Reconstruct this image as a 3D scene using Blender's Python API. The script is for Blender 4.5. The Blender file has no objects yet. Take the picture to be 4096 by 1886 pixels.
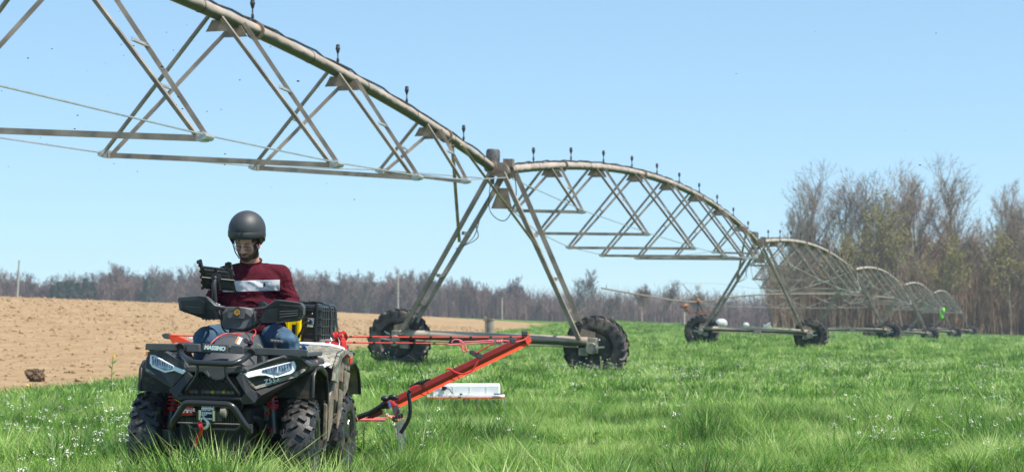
import bpy, bmesh, math, random
import numpy as np
from mathutils import Vector, Matrix, Euler, noise
R = math.radians
random.seed(7); np.random.seed(7)
SC = bpy.context.scene
COL = SC.collection

# ------------------------------------------------------------------ camera
EYE = 1.155                      # the photographer crouches in the grass
FPX = 7791.0                     # focal length in pixels of the 4096 px wide photograph
cam_d = bpy.data.cameras.new('camera'); cam = bpy.data.objects.new('camera', cam_d)
COL.objects.link(cam); SC.camera = cam
cam.location = (0, 0, EYE); cam.rotation_euler = (R(90), 0, 0)
cam_d.sensor_width = 36; cam_d.lens = 36*FPX/4096
cam_d.shift_y = (1283-943)/4096
cam_d.clip_start = .1; cam_d.clip_end = 6000
cam_d.dof.use_dof = True; cam_d.dof.focus_distance = 12.7; cam_d.dof.aperture_fstop = 5.6

# ------------------------------------------------------------------ light
SUN = Vector((.44, -.22, .87)).normalized()
elev = math.asin(SUN.z)
w = bpy.data.worlds.new('World'); SC.world = w; w.use_nodes = True
nt = w.node_tree; bg = nt.nodes['Background']
sky = nt.nodes.new('ShaderNodeTexSky'); sky.sky_type = 'NISHITA'; sky.sun_disc = False
sky.sun_elevation = elev; sky.sun_rotation = math.atan2(SUN.x, SUN.y)
sky.air_density = .7; sky.dust_density = 0; sky.ozone_density = 6; sky.altitude = 0
gm = nt.nodes.new('ShaderNodeGamma'); gm.inputs[1].default_value = .5          # the camera's soft highlight curve on the whole sky
tn = nt.nodes.new('ShaderNodeMix'); tn.data_type = 'RGBA'; tn.blend_type = 'MULTIPLY'; tn.inputs[0].default_value = 1; tn.inputs[7].default_value = (1.33, 1.67, 1.80, 1)
nt.links.new(sky.outputs[0], gm.inputs[0]); nt.links.new(gm.outputs[0], tn.inputs[6]); nt.links.new(tn.outputs[2], bg.inputs[0]); bg.inputs[1].default_value = .15
sd = bpy.data.lights.new('sun', 'SUN'); so = bpy.data.objects.new('sun', sd); COL.objects.link(so)
sd.energy = 5; sd.angle = R(.53); sd.color = (1, .93, .83)
so.rotation_euler = SUN.to_track_quat('Z', 'Y').to_euler(); so.location = (20, -20, 60)
vs = SC.view_settings; SC.display_settings.display_device = 'sRGB'
vs.view_transform = 'Standard'; vs.look = 'None'; vs.gamma = 1; vs.use_curve_mapping = False; vs.exposure = .62
SC.cycles.use_denoising = True
SC.cycles.max_bounces = 6; SC.cycles.transparent_max_bounces = 12
SC.cycles.sample_clamp_indirect = 6

# ------------------------------------------------------------------ materials
def mat(name, col, rough=.6, metal=0, var=0, vscale=8, bump=0, bscale=60, spec=.5, trans=0, col2=None, coat=0, detail=4, spots=None):
    m = bpy.data.materials.new(name); m.use_nodes = True
    t = m.node_tree; b = t.nodes['Principled BSDF']
    b.inputs['Base Color'].default_value = (*col, 1); b.inputs['Roughness'].default_value = rough
    b.inputs['Metallic'].default_value = metal; b.inputs['Specular IOR Level'].default_value = spec
    b.inputs['Coat Weight'].default_value = coat
    tc = t.nodes.new('ShaderNodeTexCoord')
    src = None
    if var or col2:
        n = t.nodes.new('ShaderNodeTexNoise'); n.inputs['Scale'].default_value = vscale; n.inputs['Detail'].default_value = detail
        t.links.new(tc.outputs['Object'], n.inputs['Vector'])
        r = t.nodes.new('ShaderNodeValToRGB')
        c2 = col2 if col2 else tuple(min(1, c*(1+var)) for c in col); c1 = col if col2 else tuple(c*(1-var) for c in col)
        r.color_ramp.elements[0].position = .36; r.color_ramp.elements[1].position = .64
        r.color_ramp.elements[0].color = (*c1, 1); r.color_ramp.elements[1].color = (*c2, 1)
        t.links.new(n.outputs['Fac'], r.inputs[0]); src = r.outputs[0]
    if spots:                                  # (colour, scale, threshold): dust, rust, mud
        c3, sc, th = spots[:3]; tw = spots[3] if len(spots) > 3 else .1
        n = t.nodes.new('ShaderNodeTexNoise'); n.inputs['Scale'].default_value = sc; n.inputs['Detail'].default_value = 8; n.inputs['Roughness'].default_value = .7
        t.links.new(tc.outputs['Object'], n.inputs['Vector'])
        r = t.nodes.new('ShaderNodeValToRGB'); r.color_ramp.elements[0].position = th; r.color_ramp.elements[1].position = th+tw
        t.links.new(n.outputs['Fac'], r.inputs[0])
        mx = t.nodes.new('ShaderNodeMix'); mx.data_type = 'RGBA'
        t.links.new(r.outputs[0], mx.inputs[0])
        if src: t.links.new(src, mx.inputs[6])
        else: mx.inputs[6].default_value = (*col, 1)
        mx.inputs[7].default_value = (*c3, 1); src = mx.outputs[2]
    if src: t.links.new(src, b.inputs['Base Color'])
    if bump:
        n = t.nodes.new('ShaderNodeTexNoise'); n.inputs['Scale'].default_value = bscale; n.inputs['Detail'].default_value = 6
        t.links.new(tc.outputs['Object'], n.inputs['Vector'])
        bp = t.nodes.new('ShaderNodeBump'); bp.inputs['Strength'].default_value = bump; bp.inputs['Distance'].default_value = .02
        t.links.new(n.outputs['Fac'], bp.inputs['Height']); t.links.new(bp.outputs[0], b.inputs['Normal'])
    if trans: b.inputs['Transmission Weight'].default_value = trans
    return m
M = {}
M['galv'] = mat('galvanised_steel', (.31,.258,.212), .5, .15, var=.3, vscale=3, bump=.1, spots=((.10,.09,.07), 9, .66))
M['galv2'] = mat('galvanised_plate', (.26,.205,.16), .6, .25, var=.25, vscale=6, spots=((.2,.1,.05), 7, .6))
M['rod'] = mat('truss_rod_steel', (.5,.5,.48), .4, .6, var=.1)
M['dark_iron'] = mat('dark_iron', (.03,.035,.035), .6, .2, var=.2)
M['blk'] = mat('black_plastic', (.018,.019,.021), .42, var=.15, vscale=20, bump=.06, bscale=400, spots=((.06,.055,.045), 60, .70))
M['blk2'] = mat('black_gloss_plastic', (.012,.013,.015), .25, var=.1, vscale=10, spots=((.05,.045,.035), 40, .7))
M['grey'] = mat('charcoal_plastic', (.065,.069,.075), .5, var=.12, vscale=14, bump=.08, bscale=500)
M['steelblk'] = mat('black_steel_tube', (.018,.019,.022), .28, .0, coat=.3, spots=((.05,.045,.04), 50, .69))
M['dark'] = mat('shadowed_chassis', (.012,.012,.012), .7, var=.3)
M['muddy'] = mat('muddy_liner', (.016,.016,.017), .6, var=.2, spots=((.12,.09,.055), 12, .52, .2))
M['mudfender'] = mat('dusty_fender', (.09,.085,.078), .55, var=.2, bump=.1, bscale=90, spots=((.38,.30,.21), 13, .38, .30))
M['rub'] = mat('tyre_rubber', (.018,.019,.021), .45, var=.25, vscale=12, bump=.1, bscale=120, spots=((.10,.083,.06), 22, .54))
M['rubdust'] = mat('dusty_tractor_tyre', (.03,.03,.031), .6, var=.3, vscale=5, bump=.12, bscale=40, spots=((.12,.10,.08), 3, .50))
M['sidewall'] = mat('tyre_sidewall', (.07,.06,.048), .8, var=.3, vscale=6, spots=((.16,.13,.09), 5, .5))
M['chrome'] = mat('chrome', (.75,.77,.8), .12, 1)
M['steel'] = mat('bright_steel', (.5,.52,.54), .3, .9, var=.1)
M['zinc'] = mat('zinc_casting', (.26,.24,.20), .5, .4, var=.3, spots=((.16,.12,.08), 9, .6))
M['white'] = mat('white_plastic', (.78,.79,.8), .45, var=.04)
M['whitegrey'] = mat('chalky_white_paint', (.5,.51,.52), .6, var=.1)
M['drl'] = mat('headlight_light_guide', (.82,.86,.9), .25, coat=.6)
M['lens'] = mat('headlight_reflector', (.3,.34,.38), .12, .85, var=.5, vscale=30)
M['red'] = mat('red_webbing', (.55,.02,.018), .55, var=.15, vscale=30, bump=.15, bscale=200)
M['redshade'] = mat('red_fibreglass_shaded', (.23,.014,.011), .4, var=.12, vscale=5, spots=((.2,.05,.04), 30, .68))  # shaded face of the orange-red frame, its shade put into a darker red
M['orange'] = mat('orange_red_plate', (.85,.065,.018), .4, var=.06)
M['rope'] = mat('red_rope', (.8,.06,.05), .7, bump=.3, bscale=400)
M['pink'] = mat('pink_cord', (.8,.17,.2), .7, bump=.3, bscale=400)
M['blue'] = mat('blue_strap', (.03,.2,.5), .45, var=.2, vscale=40)
M['yellow'] = mat('yellow_hard_case', (.85,.66,.0), .35, var=.06)
M['amber'] = mat('amber_lens', (.75,.22,.02), .25, coat=.5)
M['case'] = mat('black_hard_case', (.02,.021,.023), .33, var=.15, bump=.05, bscale=300, spots=((.08,.07,.05), 22, .7))
M['rust'] = mat('rusty_steel', (.28,.1,.05), .8, var=.3, vscale=14)
M['skin'] = mat('skin', (.62,.32,.25), .5, var=.06, vscale=18, spec=.35)
M['skin'].node_tree.nodes['Principled BSDF'].inputs['Subsurface Weight'].default_value = .12
M['skin'].node_tree.nodes['Principled BSDF'].inputs['Subsurface Scale'].default_value = .01
M['lip'] = mat('lips', (.42,.16,.14), .45)
M['hair'] = mat('dark_brown_hair', (.045,.026,.015), .6, var=.5, vscale=90, bump=.6, bscale=300)
M['helmet'] = mat('matt_black_helmet', (.030,.034,.040), .55, spec=.6)
M['glassy'] = mat('spectacle_lens', (.9,.93,.95), .05)
_t = M['glassy'].node_tree; _o = _t.nodes['Material Output']; _x = _t.nodes.new('ShaderNodeMixShader'); _x.inputs[0].default_value = .035; _p = _t.nodes.new('ShaderNodeBsdfTransparent'); _g = _t.nodes.new('ShaderNodeBsdfGlossy'); _g.inputs['Roughness'].default_value = .05
_t.links.new(_p.outputs[0], _x.inputs[1]); _t.links.new(_g.outputs[0], _x.inputs[2]); _t.links.new(_x.outputs[0], _o.inputs[0])
M['denim'] = mat('blue_denim', (.035,.085,.15), .85, var=.28, vscale=9, bump=.35, bscale=26, spots=((.09,.16,.23), 5, .56))
M['ftwig'] = mat('far_wood_twigs', (.18,.118,.095), .95, var=.2, vscale=.2)
M['ftwig2'] = mat('far_wood_grey_twigs', (.20,.155,.125), .95, var=.2, vscale=.2)
M['soilclod'] = mat('dry_soil_clod', (.31,.205,.115), .95, var=.3, vscale=3, bump=.5, bscale=30)
M['conc'] = mat('weathered_wood_pole', (.42,.37,.32), .9, var=.2, vscale=4)
M['green'] = mat('lime_green_fabric', (.25,.85,.05), .7, var=.1)

# ------------------------------------------------------------------ mesh building
class MB:
    def __init__(s): s.v = []; s.f = []
    def add(s, v, f):
        o = len(s.v); s.v += [Vector(p) for p in v]; s.f += [tuple(i+o for i in q) for q in f]; return s
    def box(s, c, d, rot=None):
        x, y, z = (k/2 for k in d)
        v = [Vector(p) for p in ((-x,-y,-z),(x,-y,-z),(x,y,-z),(-x,y,-z),(-x,-y,z),(x,-y,z),(x,y,z),(-x,y,z))]
        if rot is not None: v = [rot @ p for p in v]
        c = Vector(c); return s.add([p+c for p in v], [(0,3,2,1),(4,5,6,7),(0,1,5,4),(1,2,6,5),(2,3,7,6),(3,0,4,7)])
    def slab(s, pts, d):                        # polygon of 3D points pushed along d
        d = Vector(d); n = len(pts); pts = [Vector(p) for p in pts]
        f = [tuple(range(n)), tuple(range(2*n-1, n-1, -1))]+[(i, n+i, n+(i+1) % n, (i+1) % n) for i in range(n)]
        return s.add(pts+[p+d for p in pts], f)
    def tube(s, pts, r, n=8, caps=True, closed=False, flat=1):
        pts = [Vector(p) for p in pts]; m = len(pts)
        rs = r if isinstance(r, (list, tuple)) else [r]*m
        vs_, up = [], None
        for i, p in enumerate(pts):
            if closed: d = pts[(i+1) % m]-pts[i-1]
            else: d = (pts[min(i+1, m-1)]-pts[max(i-1, 0)])
            d = d.normalized() if d.length > 1e-9 else Vector((0,0,1))
            if up is None: up = Vector((0,0,1)) if abs(d.z) < .9 else Vector((0,1,0))
            a = d.cross(up); a = a.normalized() if a.length > 1e-6 else d.orthogonal().normalized()
            b = a.cross(d); up = b
            for k in range(n):
                t = 2*math.pi*(k+.5)/n; vs_.append(p+a*math.cos(t)*rs[i]+b*math.sin(t)*rs[i]*flat)
        f = []
        for i in range(m if closed else m-1):
            j = (i+1) % m
            for k in range(n): f.append((i*n+k, i*n+(k+1) % n, j*n+(k+1) % n, j*n+k))
        if caps and not closed: f += [tuple(range(n-1, -1, -1)), tuple((m-1)*n+k for k in range(n))]
        return s.add(vs_, f)
    def lathe(s, prof, c=(0,0,0), axis='X', n=24, rot=None):   # prof: (along, radius)
        v = []
        for a, r in prof:
            for k in range(n):
                t = 2*math.pi*k/n; p = (a, r*math.cos(t), r*math.sin(t))
                if axis == 'Y': p = (p[1], p[0], p[2])
                if axis == 'Z': p = (p[1], p[2], p[0])
                v.append(Vector(p))
        if rot is not None: v = [rot @ p for p in v]
        m = len(prof); f = [(i*n+k, (i+1)*n+k, (i+1)*n+(k+1) % n, i*n+(k+1) % n) for i in range(m-1) for k in range(n)]
        c = Vector(c)
        f += [tuple(range(n)), tuple((m-1)*n+k for k in range(n-1, -1, -1))]
        return s.add([p+c for p in v], f)
    def angle(s, a, b, w, t, up=(0,0,1)):        # an L-section bar from a to b
        a, b = Vector(a), Vector(b); d = (b-a).normalized(); u = Vector(up)
        x = d.cross(u).normalized(); y = x.cross(d).normalized()
        pr = [(0,0),(w,0),(w,t),(t,t),(t,w),(0,w)]
        return s.add([a+x*p+y*q for p, q in pr]+[b+x*p+y*q for p, q in pr],
                     [(5,4,3,2,1,0),(6,7,8,9,10,11)]+[(i, (i+1) % 6, 6+(i+1) % 6, 6+i) for i in range(6)])
    def ball(s, c, r, n=12, m=8, sc=(1,1,1), rot=None):
        c = Vector(c); v = []; f = []
        for i in range(m+1):
            ph = math.pi*i/m
            for k in range(n):
                t = 2*math.pi*k/n; p = Vector((math.sin(ph)*math.cos(t)*r*sc[0], math.sin(ph)*math.sin(t)*r*sc[1], math.cos(ph)*r*sc[2]))
                v.append(c+(rot @ p if rot is not None else p))
        for i in range(m):
            for k in range(n): f.append((i*n+k, (i+1)*n+k, (i+1)*n+(k+1) % n, i*n+(k+1) % n))
        return s.add(v, f)
    def cone2(s, a, b, ra, rb, n=12):            # capsule with two radii
        a, b = Vector(a), Vector(b); d = b-a; L = d.length; d = d/L if L > 1e-6 else Vector((0,0,1)); pts = []; rr = []
        for i in range(5): q = math.pi/2*(1-i/4); pts.append(a-d*ra*math.sin(q)); rr.append(max(ra*math.cos(q), 1e-4))
        for i in range(5): q = math.pi/2*(i/4); pts.append(b+d*rb*math.sin(q)); rr.append(max(rb*math.cos(q), 1e-4))
        return s.tube(pts, rr, n)
    def text(s, txt, size, mtx, ext=.002, shear=0, spacing=1, bold=0):
        c = bpy.data.curves.new('t', 'FONT'); c.body = txt; c.size = size; c.extrude = ext; c.shear = shear
        c.space_character = spacing; c.align_x = 'CENTER'; c.align_y = 'CENTER'; c.offset = bold; c.resolution_u = 3
        o = bpy.data.objects.new('t', c); me = o.to_mesh()
        s.add([mtx @ v.co for v in me.vertices], [tuple(p.vertices) for p in me.polygons]); o.to_mesh_clear()
        bpy.data.objects.remove(o); bpy.data.curves.remove(c); return s
    def build(s, name, m, parent=None, smooth=None, bevel=0, off=None, loc=None, fix=True):
        me = bpy.data.meshes.new(name)
        o0 = Vector(off) if off is not None else (Vector(parent.get('off', (0,0,0))) if parent else Vector())
        vs_ = s.v if not o0.length else [p-o0 for p in s.v]
        me.from_pydata([tuple(p) for p in vs_], [], s.f); me.update()
        if fix:
            bm = bmesh.new(); bm.from_mesh(me); bmesh.ops.remove_doubles(bm, verts=bm.verts, dist=1e-5)
            bmesh.ops.recalc_face_normals(bm, faces=bm.faces); bm.to_mesh(me); bm.free()
        if smooth is not None:
            me.polygons.foreach_set('use_smooth', [True]*len(me.polygons))
            if smooth < 180: me.set_sharp_from_angle(angle=R(smooth))
        if m: me.materials.append(M[m] if isinstance(m, str) else m)
        o = bpy.data.objects.new(name, me); COL.objects.link(o)
        if parent: o.parent = parent
        if loc is not None: o.location = loc
        if bevel:
            b = o.modifiers.new('b', 'BEVEL'); b.width = bevel; b.segments = 2; b.limit_method = 'ANGLE'; b.angle_limit = R(35)
        return o
def tag(o, label=None, cat=None, group=None, kind=None):
    if label: o['label'] = label
    if cat: o['category'] = cat
    if group: o['group'] = group
    if kind: o['kind'] = kind
    return o
def thing(name, label, cat, loc=(0,0,0), rz=0, group=None, base=None, off=None):
    o = bpy.data.objects.new(name, None); COL.objects.link(o); o.empty_display_size = .2
    if base is not None:                     # placed in another frame, children given in that frame
        o.matrix_world = base @ Matrix.Translation(Vector(off)); o['off'] = tuple(off)
    else: o.location = loc; o.rotation_euler = (0, 0, rz)
    return tag(o, label, cat, group)
def kids(o): return [c for c in bpy.data.objects if c.parent == o]
KM = {}
def copy_tree(o, parent=None):
    c = o.copy(); COL.objects.link(c)
    if parent: c.parent = parent; c.matrix_parent_inverse = o.matrix_parent_inverse
    for ch in CH(o): copy_tree(ch, c)
    return c
def CH(o):
    return [c for c in o.children]
def bend(pts, r=.05, n=4):                      # round the corners of a polyline
    pts = [Vector(p) for p in pts]; out = [pts[0]]
    for i in range(1, len(pts)-1):
        a, b, c = pts[i-1], pts[i], pts[i+1]; d1 = (a-b); d2 = (c-b)
        q = min(r, d1.length*.45, d2.length*.45); p0 = b+d1.normalized()*q; p2 = b+d2.normalized()*q
        for k in range(n+1):
            t = k/n; out.append(p0*(1-t)**2+b*2*t*(1-t)+p2*t*t)
    return out+[pts[-1]]
def catm(pts, n=6):
    pts = [Vector(p) for p in pts]; P = [pts[0]]+pts+[pts[-1]]; out = []
    for i in range(1, len(P)-2):
        a, b, c, d = P[i-1:i+3]
        for k in range(n):
            t = k/n; out.append(.5*((2*b)+(c-a)*t+(2*a-5*b+4*c-d)*t*t+(3*b-a-3*c+d)*t**3))
    return out+[pts[-1]]
def W(px, py, Y):                               # a point of the place at depth Y seen at that pixel
    return Vector(((px-2048)*Y/FPX, Y, EYE-(py-1283)*Y/FPX))
# ------------------------------------------------------------------ ground
CT = np.array([(-2400,1150,140),(-950,1168,140),(0,1184,140),(715,1211,150),(1367,1248,180),(1976,1274.5,230),(2255,1286,250),(2465,1288,250),(2640,1296,250),
  (2750,1299,245),(2910,1313,240),(3050,1316,240),(3420,1316,245),(3580,1317,250),(3860,1340,255),(4096,1348,255),(5100,1358,255),(7000,1370,255)], float)
CZ = EYE+(1283-CT[:,1])*CT[:,2]/FPX
def terr(X, Y):
    X = np.asarray(X, float); Y = np.asarray(Y, float)
    Yc = np.maximum(Y, 4.); px = 2048+FPX*X/Yc
    zc = np.interp(px, CT[:,0], CZ); Zc = np.interp(px, CT[:,0], CT[:,2])
    q = np.clip((Y-38)/(Zc-38), 0, None)
    s = np.clip((q-.8)/.25, 0, 1)
    g = np.where(q < .8, np.clip(q, 0, .8)**1.6, .70*(2*s**3-3*s**2+1)+1.4*.25*(s**3-2*s**2+s)+.995*(3*s**2-2*s**3))
    z = zc*g-np.clip((Y-Zc*1.05)*.012, 0, 3.2)
    z = z+.19*np.exp(-((X+3.4)**2/5+(Y-43)**2/40))+.13*np.exp(-((X-8)**2/8+(Y-81)**2/80))
    z = z-.42*np.exp(-((X-34)**2/150+(Y-172)**2/2600))
    z = z+(.02*np.sin(X*.9+1.3)*np.sin(Y*.7)+.014*np.sin(X*2.3+Y*1.1))*np.clip((60-Y)/60, .2, 1)
    return z
def tz(x, y): return float(terr(x, y))
def edge(Y): return -7.25+.068*(np.asarray(Y, float)-27.5)           # border between grass and ploughed soil
def sheet(name, xs_of, Ys, nu, m, lift=0, rough=0):
    v = []; 
    for Y in Ys:
        x0, x1 = xs_of(Y); X = np.linspace(x0, x1, nu); z = terr(X, np.full(nu, Y))+lift
        if rough:
            z = z+np.array([noise.noise(Vector((x*1.3, Y*1.3, 3)))*.5+noise.noise(Vector((x*4, Y*4, 9)))*.35 for x in X])*rough*(1 if Y < 60 else 1.6)
        v += [(float(a), float(Y), float(b)) for a, b in zip(X, z)]
    f = [(i*nu+k, i*nu+k+1, (i+1)*nu+k+1, (i+1)*nu+k) for i in range(len(Ys)-1) for k in range(nu-1)]
    me = bpy.data.meshes.new(name); me.from_pydata(v, [], f); me.polygons.foreach_set('use_smooth', [True]*len(f)); me.materials.append(m)
    o = bpy.data.objects.new(name, me); COL.objects.link(o); return tag(o, kind='structure')
def ground_mat(name, cols, scales, bump, far):
    m = bpy.data.materials.new(name); m.use_nodes = True; t = m.node_tree; b = t.nodes['Principled BSDF']
    b.inputs['Roughness'].default_value = .95; b.inputs['Specular IOR Level'].default_value = .15
    g = t.nodes.new('ShaderNodeNewGeometry')
    def nz(sc, det=6, st=(1,1,1)):
        mp = t.nodes.new('ShaderNodeMapping'); mp.inputs['Scale'].default_value = st
        t.links.new(g.outputs['Position'], mp.inputs[0])
        n = t.nodes.new('ShaderNodeTexNoise'); n.inputs['Scale'].default_value = sc; n.inputs['Detail'].default_value = det; n.inputs['Roughness'].default_value = .62
        t.links.new(mp.outputs[0], n.inputs['Vector']); return n
    n1 = nz(scales[0]); n2 = nz(scales[1], 8, (1, .35, 1)) 
    r = t.nodes.new('ShaderNodeValToRGB'); e = r.color_ramp.elements
    e[0].position = .3; e[0].color = (*cols[0], 1); e[1].position = .7; e[1].color = (*cols[-1], 1)
    for i, c in enumerate(cols[1:-1]):
        q = e.new(.3+.4*(i+1)/(len(cols)-1)); q.color = (*c, 1)
    mx = t.nodes.new('ShaderNodeMath'); mx.operation = 'MULTIPLY_ADD'; mx.inputs[1].default_value = .5
    hf = t.nodes.new('ShaderNodeMath'); hf.operation = 'MULTIPLY'; hf.inputs[1].default_value = .5
    t.links.new(n1.outputs['Fac'], mx.inputs[0]); t.links.new(n2.outputs['Fac'], hf.inputs[0]); t.links.new(hf.outputs[0], mx.inputs[2])
    t.links.new(mx.outputs[0], r.inputs[0]); t.links.new(r.outputs[0], b.inputs['Base Color'])
    n3 = nz(scales[2], 8); bp = t.nodes.new('ShaderNodeBump'); bp.inputs['Strength'].default_value = bump; bp.inputs['Distance'].default_value = .12
    t.links.new(n3.outputs['Fac'], bp.inputs['Height']); t.links.new(bp.outputs[0], b.inputs['Normal'])
    return m
M['turf'] = ground_mat('turf', [(.025,.055,.01),(.06,.12,.02),(.11,.18,.04),(.17,.23,.07)], (.35,1.6,5), .7, 0)
M['soil'] = ground_mat('ploughed_soil', [(.19,.12,.058),(.28,.188,.10),(.345,.245,.14),(.41,.30,.185)], (.5,3.,4), .9, 0)
YS = np.concatenate([np.arange(-12, 60, 1.5), np.geomspace(60, 340, 60), np.geomspace(360, 900, 16)])
sheet('grass_field', lambda Y: (max(-900, min(-30, -.75*Y)), min(900, max(30, .75*Y))), YS, 150, M['turf'])
YP = np.concatenate([np.arange(14, 70, .45), np.geomspace(70, 210, 150)])
sheet('ploughed_field', lambda Y: (min(-14, -.36*Y)-6, float(edge(Y))), YP, 260, M['soil'], lift=.03, rough=.042)

# ------------------------------------------------------------------ scattering (grass, flowers, clods: stuff)
def variants(name, meshes):
    c = bpy.data.collections.new(name)
    for i, me in enumerate(meshes):
        o = bpy.data.objects.new('%s_%02d' % (name, i), me); c.objects.link(o)
    return c
def scatter(name, P, rot, scl, idx, coll, mt):
    me = bpy.data.meshes.new(name); me.from_pydata([tuple(map(float, p)) for p in P], [], [])
    for nm, ty, arr, key in (('rot', 'FLOAT_VECTOR', rot, 'vector'), ('scl', 'FLOAT_VECTOR', scl, 'vector'), ('idx', 'INT', idx, 'value')):
        a = me.attributes.new(nm, ty, 'POINT'); a.data.foreach_set(key, np.asarray(arr).ravel())
    me.materials.append(mt)
    o = bpy.data.objects.new(name, me); COL.objects.link(o)
    g = bpy.data.node_groups.new(name+'_scatter', 'GeometryNodeTree')
    g.interface.new_socket('Geometry', in_out='INPUT', socket_type='NodeSocketGeometry')
    g.interface.new_socket('Geometry', in_out='OUTPUT', socket_type='NodeSocketGeometry')
    N = g.nodes.new; L = g.links.new
    gi, go = N('NodeGroupInput'), N('NodeGroupOutput'); ip = N('GeometryNodeInstanceOnPoints'); ci = N('GeometryNodeCollectionInfo')
    ci.inputs['Collection'].default_value = coll; ci.inputs['Separate Children'].default_value = True; ci.inputs['Reset Children'].default_value = True
    ip.inputs['Pick Instance'].default_value = True
    def at(nm, ty):
        q = N('GeometryNodeInputNamedAttribute'); q.data_type = ty; q.inputs['Name'].default_value = nm
        return [s for s in q.outputs if s.name == 'Attribute' and s.enabled][0]
    L(gi.outputs[0], ip.inputs['Points']); L(ci.outputs[0], ip.inputs['Instance'])
    L(at('idx', 'INT'), ip.inputs['Instance Index']); L(at('rot', 'FLOAT_VECTOR'), ip.inputs['Rotation']); L(at('scl', 'FLOAT_VECTOR'), ip.inputs['Scale'])
    L(ip.outputs[0], go.inputs[0])
    md = o.modifiers.new('scatter', 'NODES'); md.node_group = g
    return o
def blade_mat(name, cols, trans=.36, rough=.45):
    m = bpy.data.materials.new(name); m.use_nodes = True; t = m.node_tree; b = t.nodes['Principled BSDF']; out = t.nodes['Material Output']
    g = t.nodes.new('ShaderNodeNewGeometry'); oi = t.nodes.new('ShaderNodeObjectInfo'); at = t.nodes.new('ShaderNodeAttribute'); at.attribute_name = 'tone'
    n = t.nodes.new('ShaderNodeTexNoise'); n.inputs['Scale'].default_value = .8; n.inputs['Detail'].default_value = 4
    t.links.new(g.outputs['Position'], n.inputs['Vector'])
    def mth(op, a, b_):
        q = t.nodes.new('ShaderNodeMath'); q.operation = op
        for i, s in enumerate((a, b_)):
            if isinstance(s, (int, float)): q.inputs[i].default_value = s
            else: t.links.new(s, q.inputs[i])
        return q.outputs[0]
    s = mth('ADD', mth('SUBTRACT', mth('MULTIPLY', n.outputs['Fac'], 2.0), .5), mth('MULTIPLY', mth('SUBTRACT', oi.outputs['Random'], .5), .42))
    s = mth('ADD', s, mth('MULTIPLY', mth('SUBTRACT', at.outputs['Fac'], .5), .42))
    r = t.nodes.new('ShaderNodeValToRGB'); e = r.color_ramp.elements
    e[0].position = .25; e[0].color = (*cols[0], 1); e[1].position = .8; e[1].color = (*cols[-1], 1)
    for i, c in enumerate(cols[1:-1]): q = e.new(.25+.55*(i+1)/(len(cols)-1)); q.color = (*c, 1)
    t.links.new(s, r.inputs[0]); t.links.new(r.outputs[0], b.inputs['Base Color'])
    b.inputs['Roughness'].default_value = rough; b.inputs['Specular IOR Level'].default_value = .38
    ad = t.nodes.new('ShaderNodeVectorMath'); ad.operation = 'ADD'; ad.inputs[1].default_value = (0, 0, .5); nm = t.nodes.new('ShaderNodeVectorMath'); nm.operation = 'NORMALIZE'
    t.links.new(g.outputs['Normal'], ad.inputs[0]); t.links.new(ad.outputs[0], nm.inputs[0]); t.links.new(nm.outputs[0], b.inputs['Normal'])
    tr = t.nodes.new('ShaderNodeBsdfTranslucent'); t.links.new(r.outputs[0], tr.inputs[0])
    mx = t.nodes.new('ShaderNodeMixShader'); mx.inputs[0].default_value = trans
    t.links.new(b.outputs[0], mx.inputs[1]); t.links.new(tr.outputs[0], mx.inputs[2]); t.links.new(mx.outputs[0], out.inputs[0])
    return m
M['blade'] = blade_mat('grass_blades', [(.035,.11,.009),(.105,.26,.022),(.21,.395,.05),(.43,.56,.19)])
M['weed'] = blade_mat('broad_leaf_green', [(.07,.2,.01),(.13,.30,.02),(.2,.38,.04)])
M['straw'] = blade_mat('dry_straw', [(.2,.19,.08),(.3,.27,.13),(.38,.33,.18)])
M['petal'] = mat('white_petals', (.75,.76,.68), .7)
M['ypetal'] = mat('yellow_petals', (.8,.55,.02), .6)
def blades(n, rad, h0, h1, w, lean, seg=3, straw=0, rnd=random):
    v, f, tone, mi = [], [], [], []
    for _ in range(n):
        a = rnd.uniform(0, 6.283); r = rad*math.sqrt(rnd.random()); x, y = r*math.cos(a), r*math.sin(a)
        d = a+rnd.gauss(0, .7); h = rnd.uniform(h0, h1); ln = rnd.uniform(.25, 1)*lean*h*rnd.choice((.5, 1, 1.5)); ww = w*rnd.uniform(.6, 1.2)
        fc = rnd.uniform(0, 6.283); sx, sy = math.cos(fc)*ww/2, math.sin(fc)*ww/2
        tn = rnd.random(); k0 = len(v); st = rnd.random() < straw
        for i in range(seg+1):
            t = i/seg; q = 1-t**1.8; cx = x+math.cos(d)*ln*t**1.9; cy = y+math.sin(d)*ln*t**1.9; z = h*t*(1-.18*lean*t)
            if i < seg: v += [(cx-sx*q, cy-sy*q, z-.02), (cx+sx*q, cy+sy*q, z-.02)]; tone += [tn, tn]
            else: v.append((cx, cy, z)); tone.append(tn)
        for i in range(seg-1): f.append((k0+2*i, k0+2*i+1, k0+2*i+3, k0+2*i+2)); mi.append(1 if st else 0)
        f.append((k0+2*seg-2, k0+2*seg-1, k0+2*seg)); mi.append(1 if st else 0)
    me = bpy.data.meshes.new('tuft'); me.from_pydata(v, [], f)
    a = me.attributes.new('tone', 'FLOAT', 'POINT'); a.data.foreach_set('value', tone)
    me.materials.append(M['blade']); me.materials.append(M['straw']); me.polygons.foreach_set('material_index', mi)
    me.polygons.foreach_set('use_smooth', [True]*len(f)); return me
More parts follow.
